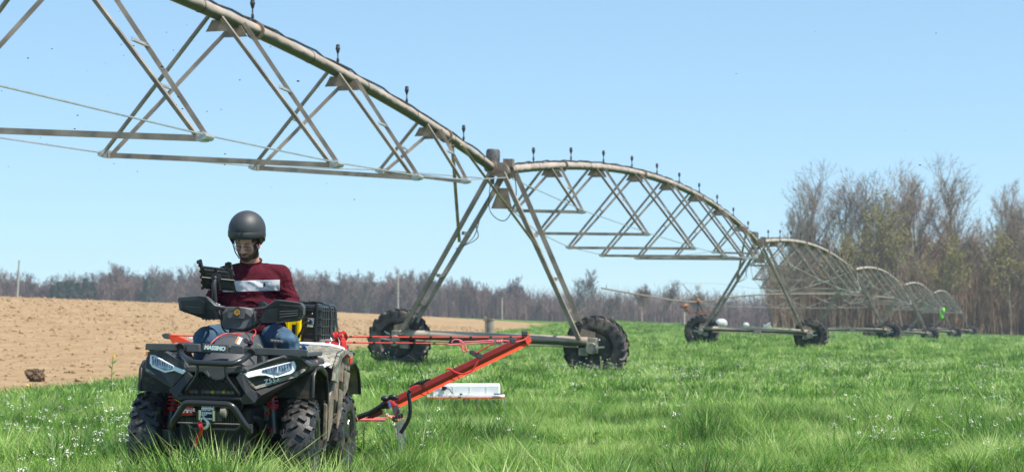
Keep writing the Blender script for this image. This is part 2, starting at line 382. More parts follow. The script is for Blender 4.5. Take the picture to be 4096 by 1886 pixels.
def weed():
    v, f = [], []
    for _ in range(46):
        a = random.uniform(0, 6.283); r = .13*math.sqrt(random.random()); c = Vector((r*math.cos(a), r*math.sin(a), random.uniform(.03, .13)))
        d = random.uniform(0, 6.283); L = random.uniform(.018, .035); e = Vector((math.cos(d), math.sin(d), random.uniform(-.1, .5)))*L; s = Vector((-math.sin(d), math.cos(d), 0))*L*.55
        k = len(v); v += [c-e, c+s, c+e, c-s]; f.append((k, k+1, k+2, k+3))
    me = bpy.data.meshes.new('weed'); me.from_pydata([tuple(p) for p in v], [], f)
    at = me.attributes.new('tone', 'FLOAT', 'POINT'); at.data.foreach_set('value', [random.random() for _ in v]); me.materials.append(M['weed']); return me
def flower_mesh(h):
    mb = MB(); mi = []; d = random.uniform(0, 6.28)
    for s_ in range(random.choice((2, 3))):
        a = random.uniform(0, 6.28); top = Vector((math.cos(a)*.07, math.sin(a)*.07, h*random.uniform(.75, 1)))
        n0 = len(mb.f); mb.tube([(0,0,0), top*.5+Vector((.01,0,0)), top], .0022, 3); mi += [0]*(len(mb.f)-n0)
        for _ in range(9):
            c = top+Vector((random.gauss(0, .011), random.gauss(0, .011), random.uniform(-.02, .008))); q = .0050
            n0 = len(mb.f); u = Vector((random.uniform(-1, 1), random.uniform(-1, 1), .5)).normalized(); s = u.orthogonal().normalized(); t = u.cross(s)
            mb.add([c+s*q, c+t*q, c-s*q, c-t*q], [(0,1,2,3)]); mi += [1]
        for k in range(6):
            p = top*(.4+.08*k); a2 = random.uniform(0, 6.28); n0 = len(mb.f)
            e = p+Vector((math.cos(a2)*.022, math.sin(a2)*.022, .012)); mb.add([p, e, e+Vector((0,0,.008))], [(0,1,2)]); mi += [0]
    me = bpy.data.meshes.new('flower'); me.from_pydata([tuple(p) for p in mb.v], [], mb.f); me.materials.append(M['weed']); me.materials.append(M['petal'])
    a = me.attributes.new('tone', 'FLOAT', 'POINT'); a.data.foreach_set('value', [.5]*len(mb.v))
    me.polygons.foreach_set('material_index', mi); return me
TUFT = variants('tufts', [blades(84, .12, .07, .20, .0060, .95, 4, .08) for _ in range(8)]+[blades(80, .07, .13, .28, .0062, .85, 5, .03) for _ in range(3)])
WEED = variants('weeds', [weed() for _ in range(4)])
FLOW = variants('flowers', [flower_mesh(random.uniform(.28, .42)) for _ in range(6)])
FART = variants('far_tufts', [blades(100, .30, .05, .16, .016, .9, 3, .04) for _ in range(6)])
def field_pts(y0, y1, dens, half=.34, pad=1.5):
    A = half*(y1**2-y0**2)+2*pad*(y1-y0); n = int(A*dens)
    Y = np.sqrt(np.random.uniform(y0**2, y1**2, n)); X = np.random.uniform(-1, 1, n)*(half*Y+pad); return X, Y
def clump(X, Y, sc, seed):
    return np.array([noise.noise(Vector((x*sc, y*sc, seed))) for x, y in zip(X, Y)])
def grass_layer(name, label, y0, y1, dens, coll, nv, s0, s1, mt, keep=None, seed=1, tall=0):
    X, Y = field_pts(y0, y1, dens); ok = X > edge(Y)+clump(X, Y, .7, 5)*.7
    if keep is not None: ok &= keep(X, Y)
    X, Y = X[ok], Y[ok]; n = len(X)
    cl = clump(X, Y, .55, seed)+.6*clump(X, Y, 1.9, seed+3); s = np.random.uniform(s0, s1, n)*(1+.85*np.clip(cl, -.75, .9))
    P = np.stack([X, Y, terr(X, Y)-.01], 1); rot = np.stack([np.random.normal(0, .1, n), np.random.normal(0, .1, n), np.random.uniform(0, 6.28, n)], 1)
    o = scatter(name, P, rot, np.stack([s*.85+.2, s*.85+.2, s], 1), np.random.randint(*(nv if isinstance(nv, tuple) else (0, nv)), n), coll, mt)
    return tag(o, label, 'grass' if 'grass' in name else 'plants', kind='stuff')
# clear ground under the quad bike so that nothing grows through it
def notveh(X, Y):
    return ~((X > -2.5) & (X < -.95) & (Y > 12.25) & (Y < 14.8))
grass_layer('grass', 'tall bright green grass blades in the foreground of the field', 7.5, 26, 36, TUFT, 11, .75, 1.15, M['blade'], notveh)
def front(X, Y): return (X > -3.1) & (X < -.9) & (Y < 12.2-.1*(X+1.9))
grass_layer('tall_grass', 'tallest grass blades standing in front of the quad bike wheels', 11.3, 12.35, 55, TUFT, (8, 11), 1.15, 1.5, M['blade'], front, seed=9)
grass_layer('distant_grass', 'shorter green grass covering the field out towards the irrigation wheels', 24, 75, 11, FART, 6, .8, 1.3, M['blade'], seed=4)
grass_layer('farthest_grass', 'smooth green grass on the far rise of the field', 70, 262, 1.1, FART, 6, 1.3, 2.0, M['blade'], seed=6)
grass_layer('ground_leaves', 'low bright green leafy weeds between the grass tufts', 7.5, 22, 12, WEED, 4, .55, .95, M['weed'], lambda X, Y: notveh(X, Y) & (clump(X, Y, .5, 20) > -.05))
def flw(X, Y):
    c = clump(X, Y, .35, 31)+.5*clump(X, Y, 1.3, 8); px = 2048+FPX*X/Y
    b = np.where((px < 750) & (Y < 20), .58, 0)+np.where((px > 3250) & (Y < 24), .26, 0)+np.where((px > 2150) & (Y > 26) & (Y < 42), .3, 0)
    return c+b > .40
X, Y = field_pts(8, 44, 9); ok = flw(X, Y) & notveh(X, Y) & (X > edge(Y)); X, Y = X[ok], Y[ok]; n = len(X)
o = scatter('white_wildflowers', np.stack([X, Y, terr(X, Y)], 1), np.stack([np.random.normal(0, .12, n), np.random.normal(0, .12, n), np.random.uniform(0, 6.28, n)], 1),
  np.stack([np.random.uniform(.7, 1.1, n)]*3, 1), np.random.randint(0, 6, n), FLOW, M['petal'])
tag(o, 'tiny white wildflowers on thin stems scattered through the grass', 'flowers', kind='stuff')
# longer fringe along the border of the ploughed soil
n = 900; Y = np.random.uniform(20, 110, n)**1.0; X = edge(Y)+np.random.uniform(-.35, 1.2, n); s = np.random.uniform(.8, 1.5, n)
o = scatter('field_edge_grass', np.stack([X, Y, terr(X, Y)], 1), np.stack([np.zeros(n), np.zeros(n), np.random.uniform(0, 6.28, n)], 1), np.stack([s, s, s*1.25], 1), np.random.randint(0, 6, n), FART, M['blade'])
tag(o, 'ragged grass fringe along the edge of the ploughed soil', 'grass', kind='stuff')
# clods on the ploughed soil
def clod():
    bm = bmesh.new(); bmesh.ops.create_icosphere(bm, subdivisions=1, radius=.5)
    for v in bm.verts: v.co *= random.uniform(.6, 1.2); v.co.z *= .6
    me = bpy.data.meshes.new('clod'); bm.to_mesh(me); bm.free(); me.materials.append(M['soilclod']); return me
CL = variants('clods', [clod() for _ in range(5)])
X, Y = field_pts(28, 150, 2.2, .32, 2); ok = (X < edge(Y)-.2); X, Y = X[ok], Y[ok]; n = len(X); s = np.random.lognormal(-2.8, .5, n)*(1+Y/130)
o = scatter('soil_clods', np.stack([X, Y, terr(X, Y)+.03], 1), np.random.uniform(0, 6, (n, 3))*np.array([.1,.1,1]), np.stack([s]*3, 1), np.random.randint(0, 5, n), CL, M['soilclod'])
tag(o, 'dry tan clods of earth strewn over the ploughed field', 'soil', kind='stuff')
# one large dark clod near the field edge
mb = MB(); c = W(148, 1492, 36.2); g0 = tz(c.x, c.y)
random.seed(3)
bm = bmesh.new(); bmesh.ops.create_icosphere(bm, subdivisions=4, radius=.16)
for v in bm.verts: v.co *= 1+.55*noise.noise(v.co*9)+.5*noise.noise(v.co*22); v.co.z *= .8
me = bpy.data.meshes.new('earth_clump'); bm.to_mesh(me); bm.free(); M['clump'] = mat('dark_root_clump', (.13,.085,.05), .95, var=.4, vscale=8, bump=.8, bscale=30); me.materials.append(M['clump'])
o = bpy.data.objects.new('earth_clump', me); COL.objects.link(o); o.location = (c.x, c.y, g0+.13); tag(o, 'dark upturned clump of earth and roots on the edge of the ploughed field', 'earth clump')
# ------------------------------------------------------------------ centre pivot irrigation machine
AZ = math.atan2(10.41, 37.2)                     # heading of the machine, measured from +Y to +X
SL = math.hypot(10.41, 37.2)
def TP(k): return Vector((-.33+10.41*k, 42.8+37.2*k, 0))
def gz(k):
    p = TP(k); return tz(p.x, p.y) if k >= 0 else .1
HT = 4.45
# local frame: +Y along the span, +X to the right of it, Z up; span k runs from tower k to tower k+1
AMP = 1.25; TL, TR = .20, -.03
def par(t): return 1-(2*t-1)**2
def zp(t): return HT+AMP*par(t)
def make_span():
    sp = thing('irrigation_span', 'x', 'irrigation span')
    L = SL; P = lambda t, dx=0, dz=0: Vector((dx, t*L, zp(t)+dz))
    ts = [i/8 for i in range(1, 8)]
    segs = [.012]+[.0625+.125*i for i in range(8)]+[.988]
    n = 40; tt = [.01+.98*i/n for i in range(n+1)]
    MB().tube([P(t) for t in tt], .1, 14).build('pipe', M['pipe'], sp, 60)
    for e in [.153+.125*i for i in range(0, 7, 2)]+[.014, .986]: MB().lathe([(-.02,.09),(-.02,.15),(.02,.15),(.02,.09)], P(e), 'Y', 10).build('flange', 'galv2', sp, 40)
    joints = []
    for t in ts:
        D = 2.2*par(t); w = 1.95*par(t); z = zp(t)-.12-D
        jl, jr = Vector((-w-.12, t*L, z+TL)), Vector((w-.12, t*L, z+TR)); joints.append((jl, jr))
        c = P(t)
        MB().slab([c+Vector((-.2,-.3,-.25)), c+Vector((.2,-.3,-.25)), c+Vector((.1,-.3,-.08)), c+Vector((-.1,-.3,-.08))], (0,.012,0)).build('gusset_plate', 'galv2', sp); MB().slab([c+Vector((-.2,.3,-.25)), c+Vector((.2,.3,-.25)), c+Vector((.1,.3,-.08)), c+Vector((-.1,.3,-.08))], (0,.012,0)).build('gusset_plate', 'galv2', sp)
        for j, s in ((jl, -1), (jr, 1)):
            for q in (-1, 1):
                MB().angle(P(t+q*.34/L, s*.10, -.05), j+Vector((0, q*.05, 0)), .066, .007, (0, q, 0)).build('truss_leg', 'galv', sp)
            m = c*.5+j*.5; sepm = .2
            MB().angle(m+Vector((s*.06,-sepm,0)), m+Vector((s*.06,sepm,-.02)), .05, .006).build('spreader', 'rod', sp)
            MB().box(j, (.09,.2,.11)).lathe([(-.12,.025),(-.12,.045),(.12,.045),(.12,.025)], j+Vector((s*.06,0,0)), 'Y', 8).build('truss_knuckle', 'rod', sp)
        MB().angle(jl+Vector((.02,0,-.05)), jr+Vector((-.02,0,-.05)), .075, .007, (0,1,0)).build('cross_strut', 'galv', sp)
    for s in (0, 1):
        pts = [Vector(((-.3, .3)[s], .2, zp(0)-.15))]+[j[s]+Vector(((-.06,.06)[s],0,.02)) for j in joints]+[Vector(((-.3,.3)[s], L-.2, zp(1)-.15))]
        MB().tube(pts, .012, 5).build('truss_rod', 'rod', sp)
    mb = MB(); pts = []
    for i in range(90):
        t = .01+.98*i/89; pts.append(P(t, .03+.02*math.sin(i*1.7), .125+.022*math.sin(i*.9)*math.sin(i*2.3)))
    mb.tube(pts, .02, 5); mb.tube([p+Vector((-.06,0,-.01+.01*math.sin(p.y*2))) for p in pts], .013, 4).build('power_cable', 'dark_iron', sp, 60)
    for i in range(10):
        t = .08+.095*i; c = P(t, 0, .1)
        MB().lathe([(0,.016),(.06,.016),(.07,.024),(.12,.024),(.14,.012),(.21,.012),(.23,.024),(.29,.042),(.31,.042),(.32,.034),(.36,.034),(.37,.01)], c, 'Z', 8).build('sprinkler', 'dark_iron', sp, 40)
    for i in range(16):
        MB().lathe([(-.006,.1),(-.006,.107),(.006,.107),(.006,.1)], P((i+.5)/16+.008*math.sin(i*5)), 'Y', 14).build('pipe_band', 'dark_iron', sp, 40)
    return sp
def pipe_mat():
    m = mat('weathered_pipe', (.42,.335,.265), .5, .15, var=.18, vscale=1.5, spots=((.33,.12,.05), 1.6, .62)); t = m.node_tree; b = t.nodes['Principled BSDF']
    src = b.inputs['Base Color'].links[0].from_socket
    tc = [n for n in t.nodes if n.type == 'TEX_COORD'][0]                      # algae and the shade of the underside, both put into the colour
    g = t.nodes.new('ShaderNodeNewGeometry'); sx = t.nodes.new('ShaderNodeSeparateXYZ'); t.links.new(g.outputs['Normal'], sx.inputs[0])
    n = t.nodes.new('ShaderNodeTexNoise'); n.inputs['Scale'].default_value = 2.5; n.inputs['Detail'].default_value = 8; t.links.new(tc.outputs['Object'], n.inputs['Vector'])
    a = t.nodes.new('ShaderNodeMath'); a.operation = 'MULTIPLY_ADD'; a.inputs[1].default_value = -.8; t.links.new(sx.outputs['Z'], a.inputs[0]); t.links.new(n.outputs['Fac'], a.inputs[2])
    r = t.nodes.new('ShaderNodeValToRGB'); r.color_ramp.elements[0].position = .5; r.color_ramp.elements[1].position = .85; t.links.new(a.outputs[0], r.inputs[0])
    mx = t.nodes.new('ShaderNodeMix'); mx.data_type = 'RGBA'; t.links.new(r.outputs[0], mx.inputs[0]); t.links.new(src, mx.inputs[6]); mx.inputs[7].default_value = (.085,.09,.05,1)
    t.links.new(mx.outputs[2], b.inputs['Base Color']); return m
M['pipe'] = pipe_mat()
def tractor_tyre(R_=.715, w_=.42, rim=.36, seg=44, nl=20):
    mb = MB(); h = w_/2
    mb.lathe([(-h*.62,rim),(-h*.95,rim+.06),(-h,rim+.14),(-h*.82,R_-.055),(-h*.4,R_-.04),(h*.4,R_-.04),(h*.82,R_-.055),(h,rim+.14),(h*.95,rim+.06),(h*.62,rim)], n=seg)
    for s in (-1, 1):
        for i in range(nl):
            a = 2*math.pi*(i+(.5 if s > 0 else 0))/nl; pts = []
            for u, da, r_ in ((.0, .0, R_-.06), (.35, .10, R_-.065), (.8, .22, R_-.07), (1.02, .27, R_-.12)):
                aa = a+da; pts.append((s*h*u, aa, r_))
            v = []
            for (x, aa, r_) in pts:
                for da, dr in ((-.042, 0), (-.028, .07), (.028, .07), (.042, 0)):
                    r2 = r_+dr*(1 if abs(x) < h*.9 else .75); v.append((x, r2*math.cos(aa+da), r2*math.sin(aa+da)))
            f = []
            for k in range(3):
                for q in range(3): f.append((k*4+q, k*4+q+1, k*4+5+q, k*4+4+q))
            f += [(0,1,2,3), (15,14,13,12)]; mb.add(v, f)
    return mb
TT = tractor_tyre()
def wheel(parent, c, rz=0, spin=0):
    e = bpy.data.objects.new('wheel', None); COL.objects.link(e); e.parent = parent; e.location = c; e.rotation_euler = (spin, 0, rz)
    ty = TT.build('tyre', 'rubdust', e, 35)
    mb = MB().lathe([(-.13,.34),(-.15,.36),(-.13,.33),(-.02,.31),(.0,.30),(.02,.31),(.13,.33),(.15,.36),(.13,.34)], n=32)
    f0 = MB()
    for k in range(8):
        a = k*math.pi/4; f0.slab([(0, .12*math.cos(a-.5), .12*math.sin(a-.5)), (0, .315*math.cos(a-.22), .315*math.sin(a-.22)), (0, .315*math.cos(a+.22), .315*math.sin(a+.22)), (0, .12*math.cos(a+.5), .12*math.sin(a+.5))], (.012,0,0))
    f0.lathe([(-.03,.06),(-.03,.16),(.03,.16),(.03,.06)], n=16)
    mb.build('rim', 'dark_iron', e, 35); f0.build('wheel_disc', 'rust', e)
    return e
def make_tower():
    tw = thing('irrigation_tower', 'x', 'irrigation tower')
    B = 2.25; CX = -.12
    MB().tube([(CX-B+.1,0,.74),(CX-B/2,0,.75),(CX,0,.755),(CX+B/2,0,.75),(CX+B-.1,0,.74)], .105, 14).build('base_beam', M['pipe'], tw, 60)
    for s in (-1, 1):
        for q in (-1, 1):
            top = Vector((s*.13, q*.32, HT-.04)); bot = Vector((CX+s*(B-.22), q*.1, .80))
            MB().angle(top, bot, .115, .009, (0, q, .1)).build('tower_leg', 'galv', tw)
        for f_ in (.34, .62, .82):
            m = Vector((s*.12, 0, HT-.25)).lerp(Vector((CX+s*(B-.22), 0, .80)), f_); d = .32*(1-f_)+.1*f_
            MB().box(m, (.05, 2*d+.04, .07)).build('leg_brace', 'galv', tw)
        MB().slab([(CX+s*(B-.35),-.012,.72),(CX+s*(B+.05),-.012,.70),(CX+s*(B+.05),-.012,.95),(CX+s*(B-.25),-.012,1.02)], (0,.024,0)).build('leg_foot', 'galv2', tw)
        wheel(tw, (CX+s*(B+.02), .3, .60), R(90), random.uniform(0, 6))
        MB().box((CX+s*(B+.0), .06, .66), (.2,.2,.34)).lathe([(-.1,.09),(-.1,.13),(.06,.13),(.08,.08)], (CX+s*B, -.02, .60), 'Y', 14).box((CX+s*(B-.2), .05, .52), (.22,.14,.18)).build('gearbox', 'zinc', tw, 40, bevel=.015)
        MB().tube([(CX+s*(B+.1),-.14,.62),(CX+s*(B+.3),-.14,.64)], .02, 8).tube([(CX+s*(B+.12),-.1,.74),(CX+s*(B+.2),-.2,.8)], .015, 6).build('axle_stub', 'steel', tw)
    for q in (-.3, .3): MB().box((0,q,HT-.1), (.34,.02,.08)).build('top_bracket', 'galv', tw)
    MB().slab([(-.26,0,HT-.84),(.22,0,HT-.84),(.10,0,HT-.38),(-.1,0,HT-.38)], (0,.02,0)).build('mounting_plate', 'galv2', tw)
    MB().lathe([(0,.0),(0,.16),(.34,.16),(.4,.13),(.41,0)], (-.27,.05,HT+.08), 'Z', 12).box((-.27,.05,HT-.1), (.08,.08,.4)).build('control_tower_box', M['cbox'], tw, 40)
    MB().lathe([(-.25,.1),(-.25,.17),(-.2,.17),(-.2,.14),(.15,.14),(.15,.19),(.22,.19),(.22,.1)], (0,0,HT), 'Y', 14).box((.08,.1,HT+.18), (.22,.16,.18)).build('pipe_coupling', 'galv2', tw, 40)
    for q in range(3):
        MB().tube(catm([(-.1+.03*q,-.1,HT-.1),(-.35-.1*q,-.05,HT-.8-.15*q),(-.75+.1*q,0,HT-1.5),(-1.05,.05,HT-1.75)] if q else [(.2,.1,HT+.05),(.3,.0,HT-.6),(.1,-.1,HT-1.1),(-.25,-.1,HT-.9),(-.3,0,HT-.3)], 8), .012, 4).build('hanging_cable', 'galv2' if q else 'dark_iron', tw)
    MB().tube([(-B+.4,-.16,.62),(B-.4,-.16,.62)], .018, 6).box((0,-.16,.68), (.3,.14,.16)).build('drive_shaft', 'galv', tw)
    for s in (-1, 1):                               # braces from the pipe down to the legs
        MB().angle((s*.1,-3.6,HT+.25), Vector((s*.12,-.3,HT-.25)).lerp(Vector((CX+s*(B-.22),-.1,.8)), .4 if s < 0 else .45), .07, .007).build('tower_brace', 'galv', tw)
    return tw
M['cbox'] = mat('weathered_grey_canister', (.12,.12,.12), .6, .3, var=.3, spots=((.05,.05,.05), 12, .5))
SPL = ['nearest irrigation span, huge arched pipe leaving the top left of the photo above the rider', 'second irrigation span, arched pipe between the first and second wheeled towers',
 'third irrigation span, low arch in front of the left end of the bare wood', 'fourth irrigation span, small arch just right of the third tower', 'fifth irrigation span, tiny arch before the yellow green trees', 'last tiny irrigation span, beside the hanging lime green cover']
TWL = ['nearest irrigation tower on two large lugged tyres right of the rider', 'second irrigation tower, standing left of the bare wood', 'third irrigation tower, partly behind the tyre of the second',
 'fourth irrigation tower, small against the brown wood', 'fifth irrigation tower with the lime green cover hanging near it', 'farthest irrigation tower at the end of the machine']
sp0 = make_span(); tw0 = make_tower(); AMP = 1.13; TL, TR = .03, -.03; spm = make_span(); AMP = .66; sp1 = make_span()
TSC = [.99, .965, .945, .95, .94, .94]
for k in range(-1, 5):
    s = (sp0, spm, sp1)[k+1] if k < 2 else copy_tree(sp1); a, b = TP(k), TP(k+1); za, zb = gz(k)-HT*(1-(TSC[k] if k >= 0 else 1)), gz(k+1)-HT*(1-TSC[k+1])
    s.location = (a.x, a.y, za); s.rotation_euler = (math.atan2(zb-za, SL), 0, -AZ); tag(s, SPL[k+1], 'irrigation span', 'spans of the irrigation machine')
for k in range(6):
    t = tw0 if k == 0 else copy_tree(tw0); p = TP(k); bx = Vector((math.cos(AZ), -math.sin(AZ), 0))*2.3; bv = Vector((math.sin(AZ), math.cos(AZ), 0))*.3
    zl, zr = (tz(*(p+bv-bx).xy), tz(*(p+bv+bx).xy)); t.location = (p.x, p.y, (zl+zr)/2-.04); t.scale = (1, 1, TSC[k])
    t.rotation_euler = (0, math.atan2(zl-zr, 4.6), -AZ); tag(t, TWL[k], 'irrigation tower', 'towers of the irrigation machine')
# ------------------------------------------------------------------ second machine far behind
def far_pivot():
    Y = 222.; fs = thing('distant_irrigation_span', 'older thin irrigation pipe with hanging truss rods stretching across the far field', 'irrigation span', W(2791, 1202, Y))
    o = fs.location.copy(); fs['off'] = tuple(o)
    prof = [(2405,1151,Y-14),(2577,1181,Y-8),(2678,1198,Y-4),(2741,1205,Y-2),(2791,1206,Y),(2843,1202,Y),(2919,1189,Y),(2990,1181,Y),(3100,1176,Y),(3230,1175,Y),(3360,1176,Y),(3470,1182,Y),(3620,1196,Y+4)]
    pts = [W(*p) for p in prof]; MB().tube(catm(pts, 5), .09, 8).build('pipe', 'galv2', fs, 60)
    low = [W(p[0], p[1]+d, p[2]) for p, d in zip(prof[4:12], (4,22,36,44,54,56,54,46))]
    MB().tube(low, .03, 5).build('truss_rod', 'rod', fs)
    for i in range(7):
        t0 = catm(pts, 1)[5+i] if 5+i < len(pts) else pts[-1]
        MB().angle(pts[5+i] if 5+i < len(pts) else pts[-1], low[i], .09, .02).build('truss_leg', 'galv', fs)
        MB().angle(pts[4+i], low[i+1], .09, .02).build('truss_leg', 'galv', fs)
        if i > 1: MB().angle(pts[4+i], low[i], .07, .02).build('truss_post', 'galv', fs)
    top = [W(2674,1154,Y-4), W(2729,1132,Y-2), W(2860,1132,Y), W(3000,1150,Y), W(3200,1170,Y)]
    MB().tube(top, .022, 4).build('stay_cable', 'rod', fs)
    for a, b in (((2674,1157,Y-4),(2706,1200,Y-3)), ((2729,1132,Y-2),(2783,1202,Y)), ((2720,1202,Y-3),(2760,1158,Y-1)), ((2792,1202,Y),(2833,1166,Y))):
        MB().tube([W(*a), W(*b)], .045, 5).build('stay_post', 'galv', fs)
    mb = MB()
    for i in range(16): 
        p = catm(pts, 6)[i*4+1]; mb.tube([p, p+Vector((0,0,.45))], .03, 5)
    mb.build('sprinkler_row', 'dark_iron', fs)
    g = tz(W(2791,0,Y).x, Y); c = W(2791, 1206, Y)
    tw = thing('pivot_point', 'dark metal legs of the far pivot with a rusty round motor housing', 'pivot tower', (c.x, Y, g), off=None); tw['off'] = (c.x, Y, g)
    for dx, dy in ((-.2,-.8),(.2,.8),(1.6,0)):
        MB().tube([c, (c.x+dx, Y+dy, g)], .07, 6).build('leg', 'dark_iron', tw)
    MB().ball(c+Vector((0,0,.1)), .3, 10, 6).build('swivel', 'rust', tw, 60)
    c2 = W(2744, 1228, Y); MB().lathe([(-.5,.18),(-.4,.3),(.1,.33),(.3,.24),(.36,.1)], c2, 'Z', 12).build('motor', M['orange_rust'], tw, 50)
    MB().box(W(2800, 1250, Y), (2.6,.3,.22)).build('platform', 'rust', tw)
    sg = thing('shield_sign', 'white shield shaped sign standing above the far pivot', 'sign', W(2792, 1175, Y-.3)); sg['off'] = tuple(sg.location)
    c = W(2792, 1149, Y-.3); q = [(-.38,.42),(-.2,.36),(0,.42),(.2,.36),(.38,.42),(.42,.1),(.32,-.25),(0,-.5),(-.32,-.25),(-.42,.1)]
    MB().slab([c+Vector((x, 0, z)) for x, z in q], (0,.04,0)).build('sign_board', 'white', sg)
    MB().box(c+Vector((0,-.02,.14)), (.5,.02,.09)).slab([c+Vector((x*.45,-.03,z*.35-.12)) for x, z in q], (0,.02,0)).build('sign_print', M['signblue'], sg)
    MB().tube([c-Vector((0,-.06,.35)), c-Vector((0,-.06,1.25))], .04, 6).build('post', 'galv', sg)
    c = W(2736, 1300, Y-1); g = tz(c.x, Y-1); t = W(2736, 1226, Y-1)
    po = thing('vent_post', 'pale post with a rust red cap left of the second tower tyre', 'post', (c.x, Y-1, g)); po['off'] = (c.x, Y-1, g)
    MB().tube([(c.x,Y-1,g),(c.x,Y-1,t.z)], .14, 8).build('post', 'conc', po, 60); MB().lathe([(-.16,.36),(-.12,.4),(.12,.4),(.16,.3)], t, 'Z', 12).build('cap', 'rust', po, 40)
    MB().ball((c.x-.1,Y-1,g+.1), .45, 10, 5, (1.2,1,.5)).build('base', 'dark', po)
M['orange_rust'] = mat('orange_rusty_housing', (.45,.16,.05), .7, var=.3, vscale=5)
M['signblue'] = mat('faded_blue_print', (.35,.5,.65), .6)
far_pivot()
# poles
def pole(px, pyt, Y, label, r=.16, arm=0, lean=0):
    g = tz(W(px,0,Y).x, Y); t = W(px, pyt, Y); b = Vector((t.x-lean, Y, g))
    p = thing('utility_pole', label, 'pole', b); p['off'] = tuple(b)
    MB().tube([b-Vector((0,0,.5)), t], [r, r*.7], 8).build('pole', 'conc', p, 60)
    if arm: MB().box(t-Vector((0,0,.5)), (arm,.12,.14)).box(t-Vector((0,0,1.3)), (arm*.6,.1,.1)).build('crossarm', 'conc', p)
pole(77, 1040, 300, 'lone pale pole leaning slightly at the left edge above the ploughed field', .2, 0, .55)
pole(1592, 1095, 420, 'slim whitish pole against the far wood behind the first tower', .22)
pole(3112, 1165, 330, 'utility pole with a crossarm behind the second tower beam', .2, 1.8)
pole(2008, 1190, 430, 'short pale bare pole in front of the distant wood', .2)
# small things in the far distance
def tank(px, py, Y, L, r, label):
    g = tz(W(px,0,Y).x, Y); c = W(px, py, Y); t = thing('storage_tank', label, 'tank', (c.x, Y, g)); t['off'] = (c.x, Y, g)
    MB().lathe([(-L/2-r*.6,.02),(-L/2-r*.45,r*.5),(-L/2,r*.95),(-L/2+.1,r),(L/2-.1,r),(L/2,r*.95),(L/2+r*.45,r*.5),(L/2+r*.6,.02)], c, 'X', 16).build('tank_body', 'whitegrey', t, 50)
    for s in (-1, 1): MB().box((c.x+s*L*.3, Y, (g+c.z-r)/2+r*.3), (.2, r*1.4, max(.1, c.z-g-r*.6))).build('saddle', 'conc', t)
tank(2885, 1294, 290, 1.0, .75, 'white rounded tank behind the beam of the second tower')
tank(2984, 1300, 290, .5, .42, 'small whitish domed tank under a yellowing bush, further right')
def car(px, py, Y):
    g = tz(W(px,0,Y).x, Y); c = W(px, py, Y); t = thing('white_car', 'white car parked far off behind the beam of the second tower', 'car', (c.x, Y, g)); z = c.z-.75; t['off'] = (c.x, Y, g)
    pr = [(-2.3,.3),(2.3,.3),(2.3,.8),(1.9,.95),(1.2,1.0),(.6,1.4),(-1.0,1.45),(-1.8,1.0),(-2.3,.95)]
    MB().slab([(c.x+x, Y-.85, z+q) for x, q in pr], (0,1.7,0)).build('body', 'white', t, bevel=.06)
    MB().slab([(c.x+x, Y-.87, z+q) for x, q in ((-1.5,1.02),(1.0,1.02),(.52,1.34),(-.95,1.38))], (0,1.74,0)).build('side_window', 'blk2', t)
    for x in (-1.45, 1.45):
        for s in (-.8, .8): MB().lathe([(-.1,.2),(-.1,.32),(.1,.32),(.1,.2)], (c.x+x, Y+s, z+.3), 'Y', 14).build('wheel', 'rub', t, 40)
    MB().box((c.x,Y,(g+z)/2), (.1,.1,.02))
car(3115, 1303, 300)
# hydrant post in the field
c = W(1957, 1322, 105); g = tz(c.x, 105); h = thing('standpipe', 'short grey steel standpipe in the field behind the nearest tower beam', 'standpipe', (c.x, 105, g)); h['off'] = (c.x, 105, g)
zt = W(1957, 1274, 105).z
MB().lathe([(g-.1-zt,.21),(-.05,.21),(-.05,.25),(0,.25),(.0,.0)], (c.x+.05,105,zt), 'Z', 16).build('standpipe_body', 'galv', h, 40)
MB().box((c.x-.22,104.9,zt+.0), (.2,.22,.24)).box((c.x-.2,104.9,zt-.6), (.06,.08,1.0)).build('valve_box', 'galv2', h, bevel=.02)
# lime green cover
c = W(3768, 1250, 196); g = thing('green_cover', 'lime green cloth cover hanging under the far end of the irrigation machine', 'cover', c+Vector((0,0,.6))); g['off'] = tuple(g.location)
v = []; f = []
for i in range(9):
    for k in range(16):
        a = 2*math.pi*k/16; q = (.24+.05*math.sin(3*a+i))*(1-.55*(i/8)**3); v.append(c+Vector((q*math.cos(a), q*.6*math.sin(a), .55-1.1*i/8)))
for i in range(8):
    for k in range(16): f.append((i*16+k, i*16+(k+1) % 16, (i+1)*16+(k+1) % 16, (i+1)*16+k))
MB().add(v, f).build('cloth', 'green', g, 60)
MB().tube([c+Vector((0,0,.6)), c+Vector((.1,.6,1.7))], .02, 5).build('tie_cord', 'dark_iron', g)
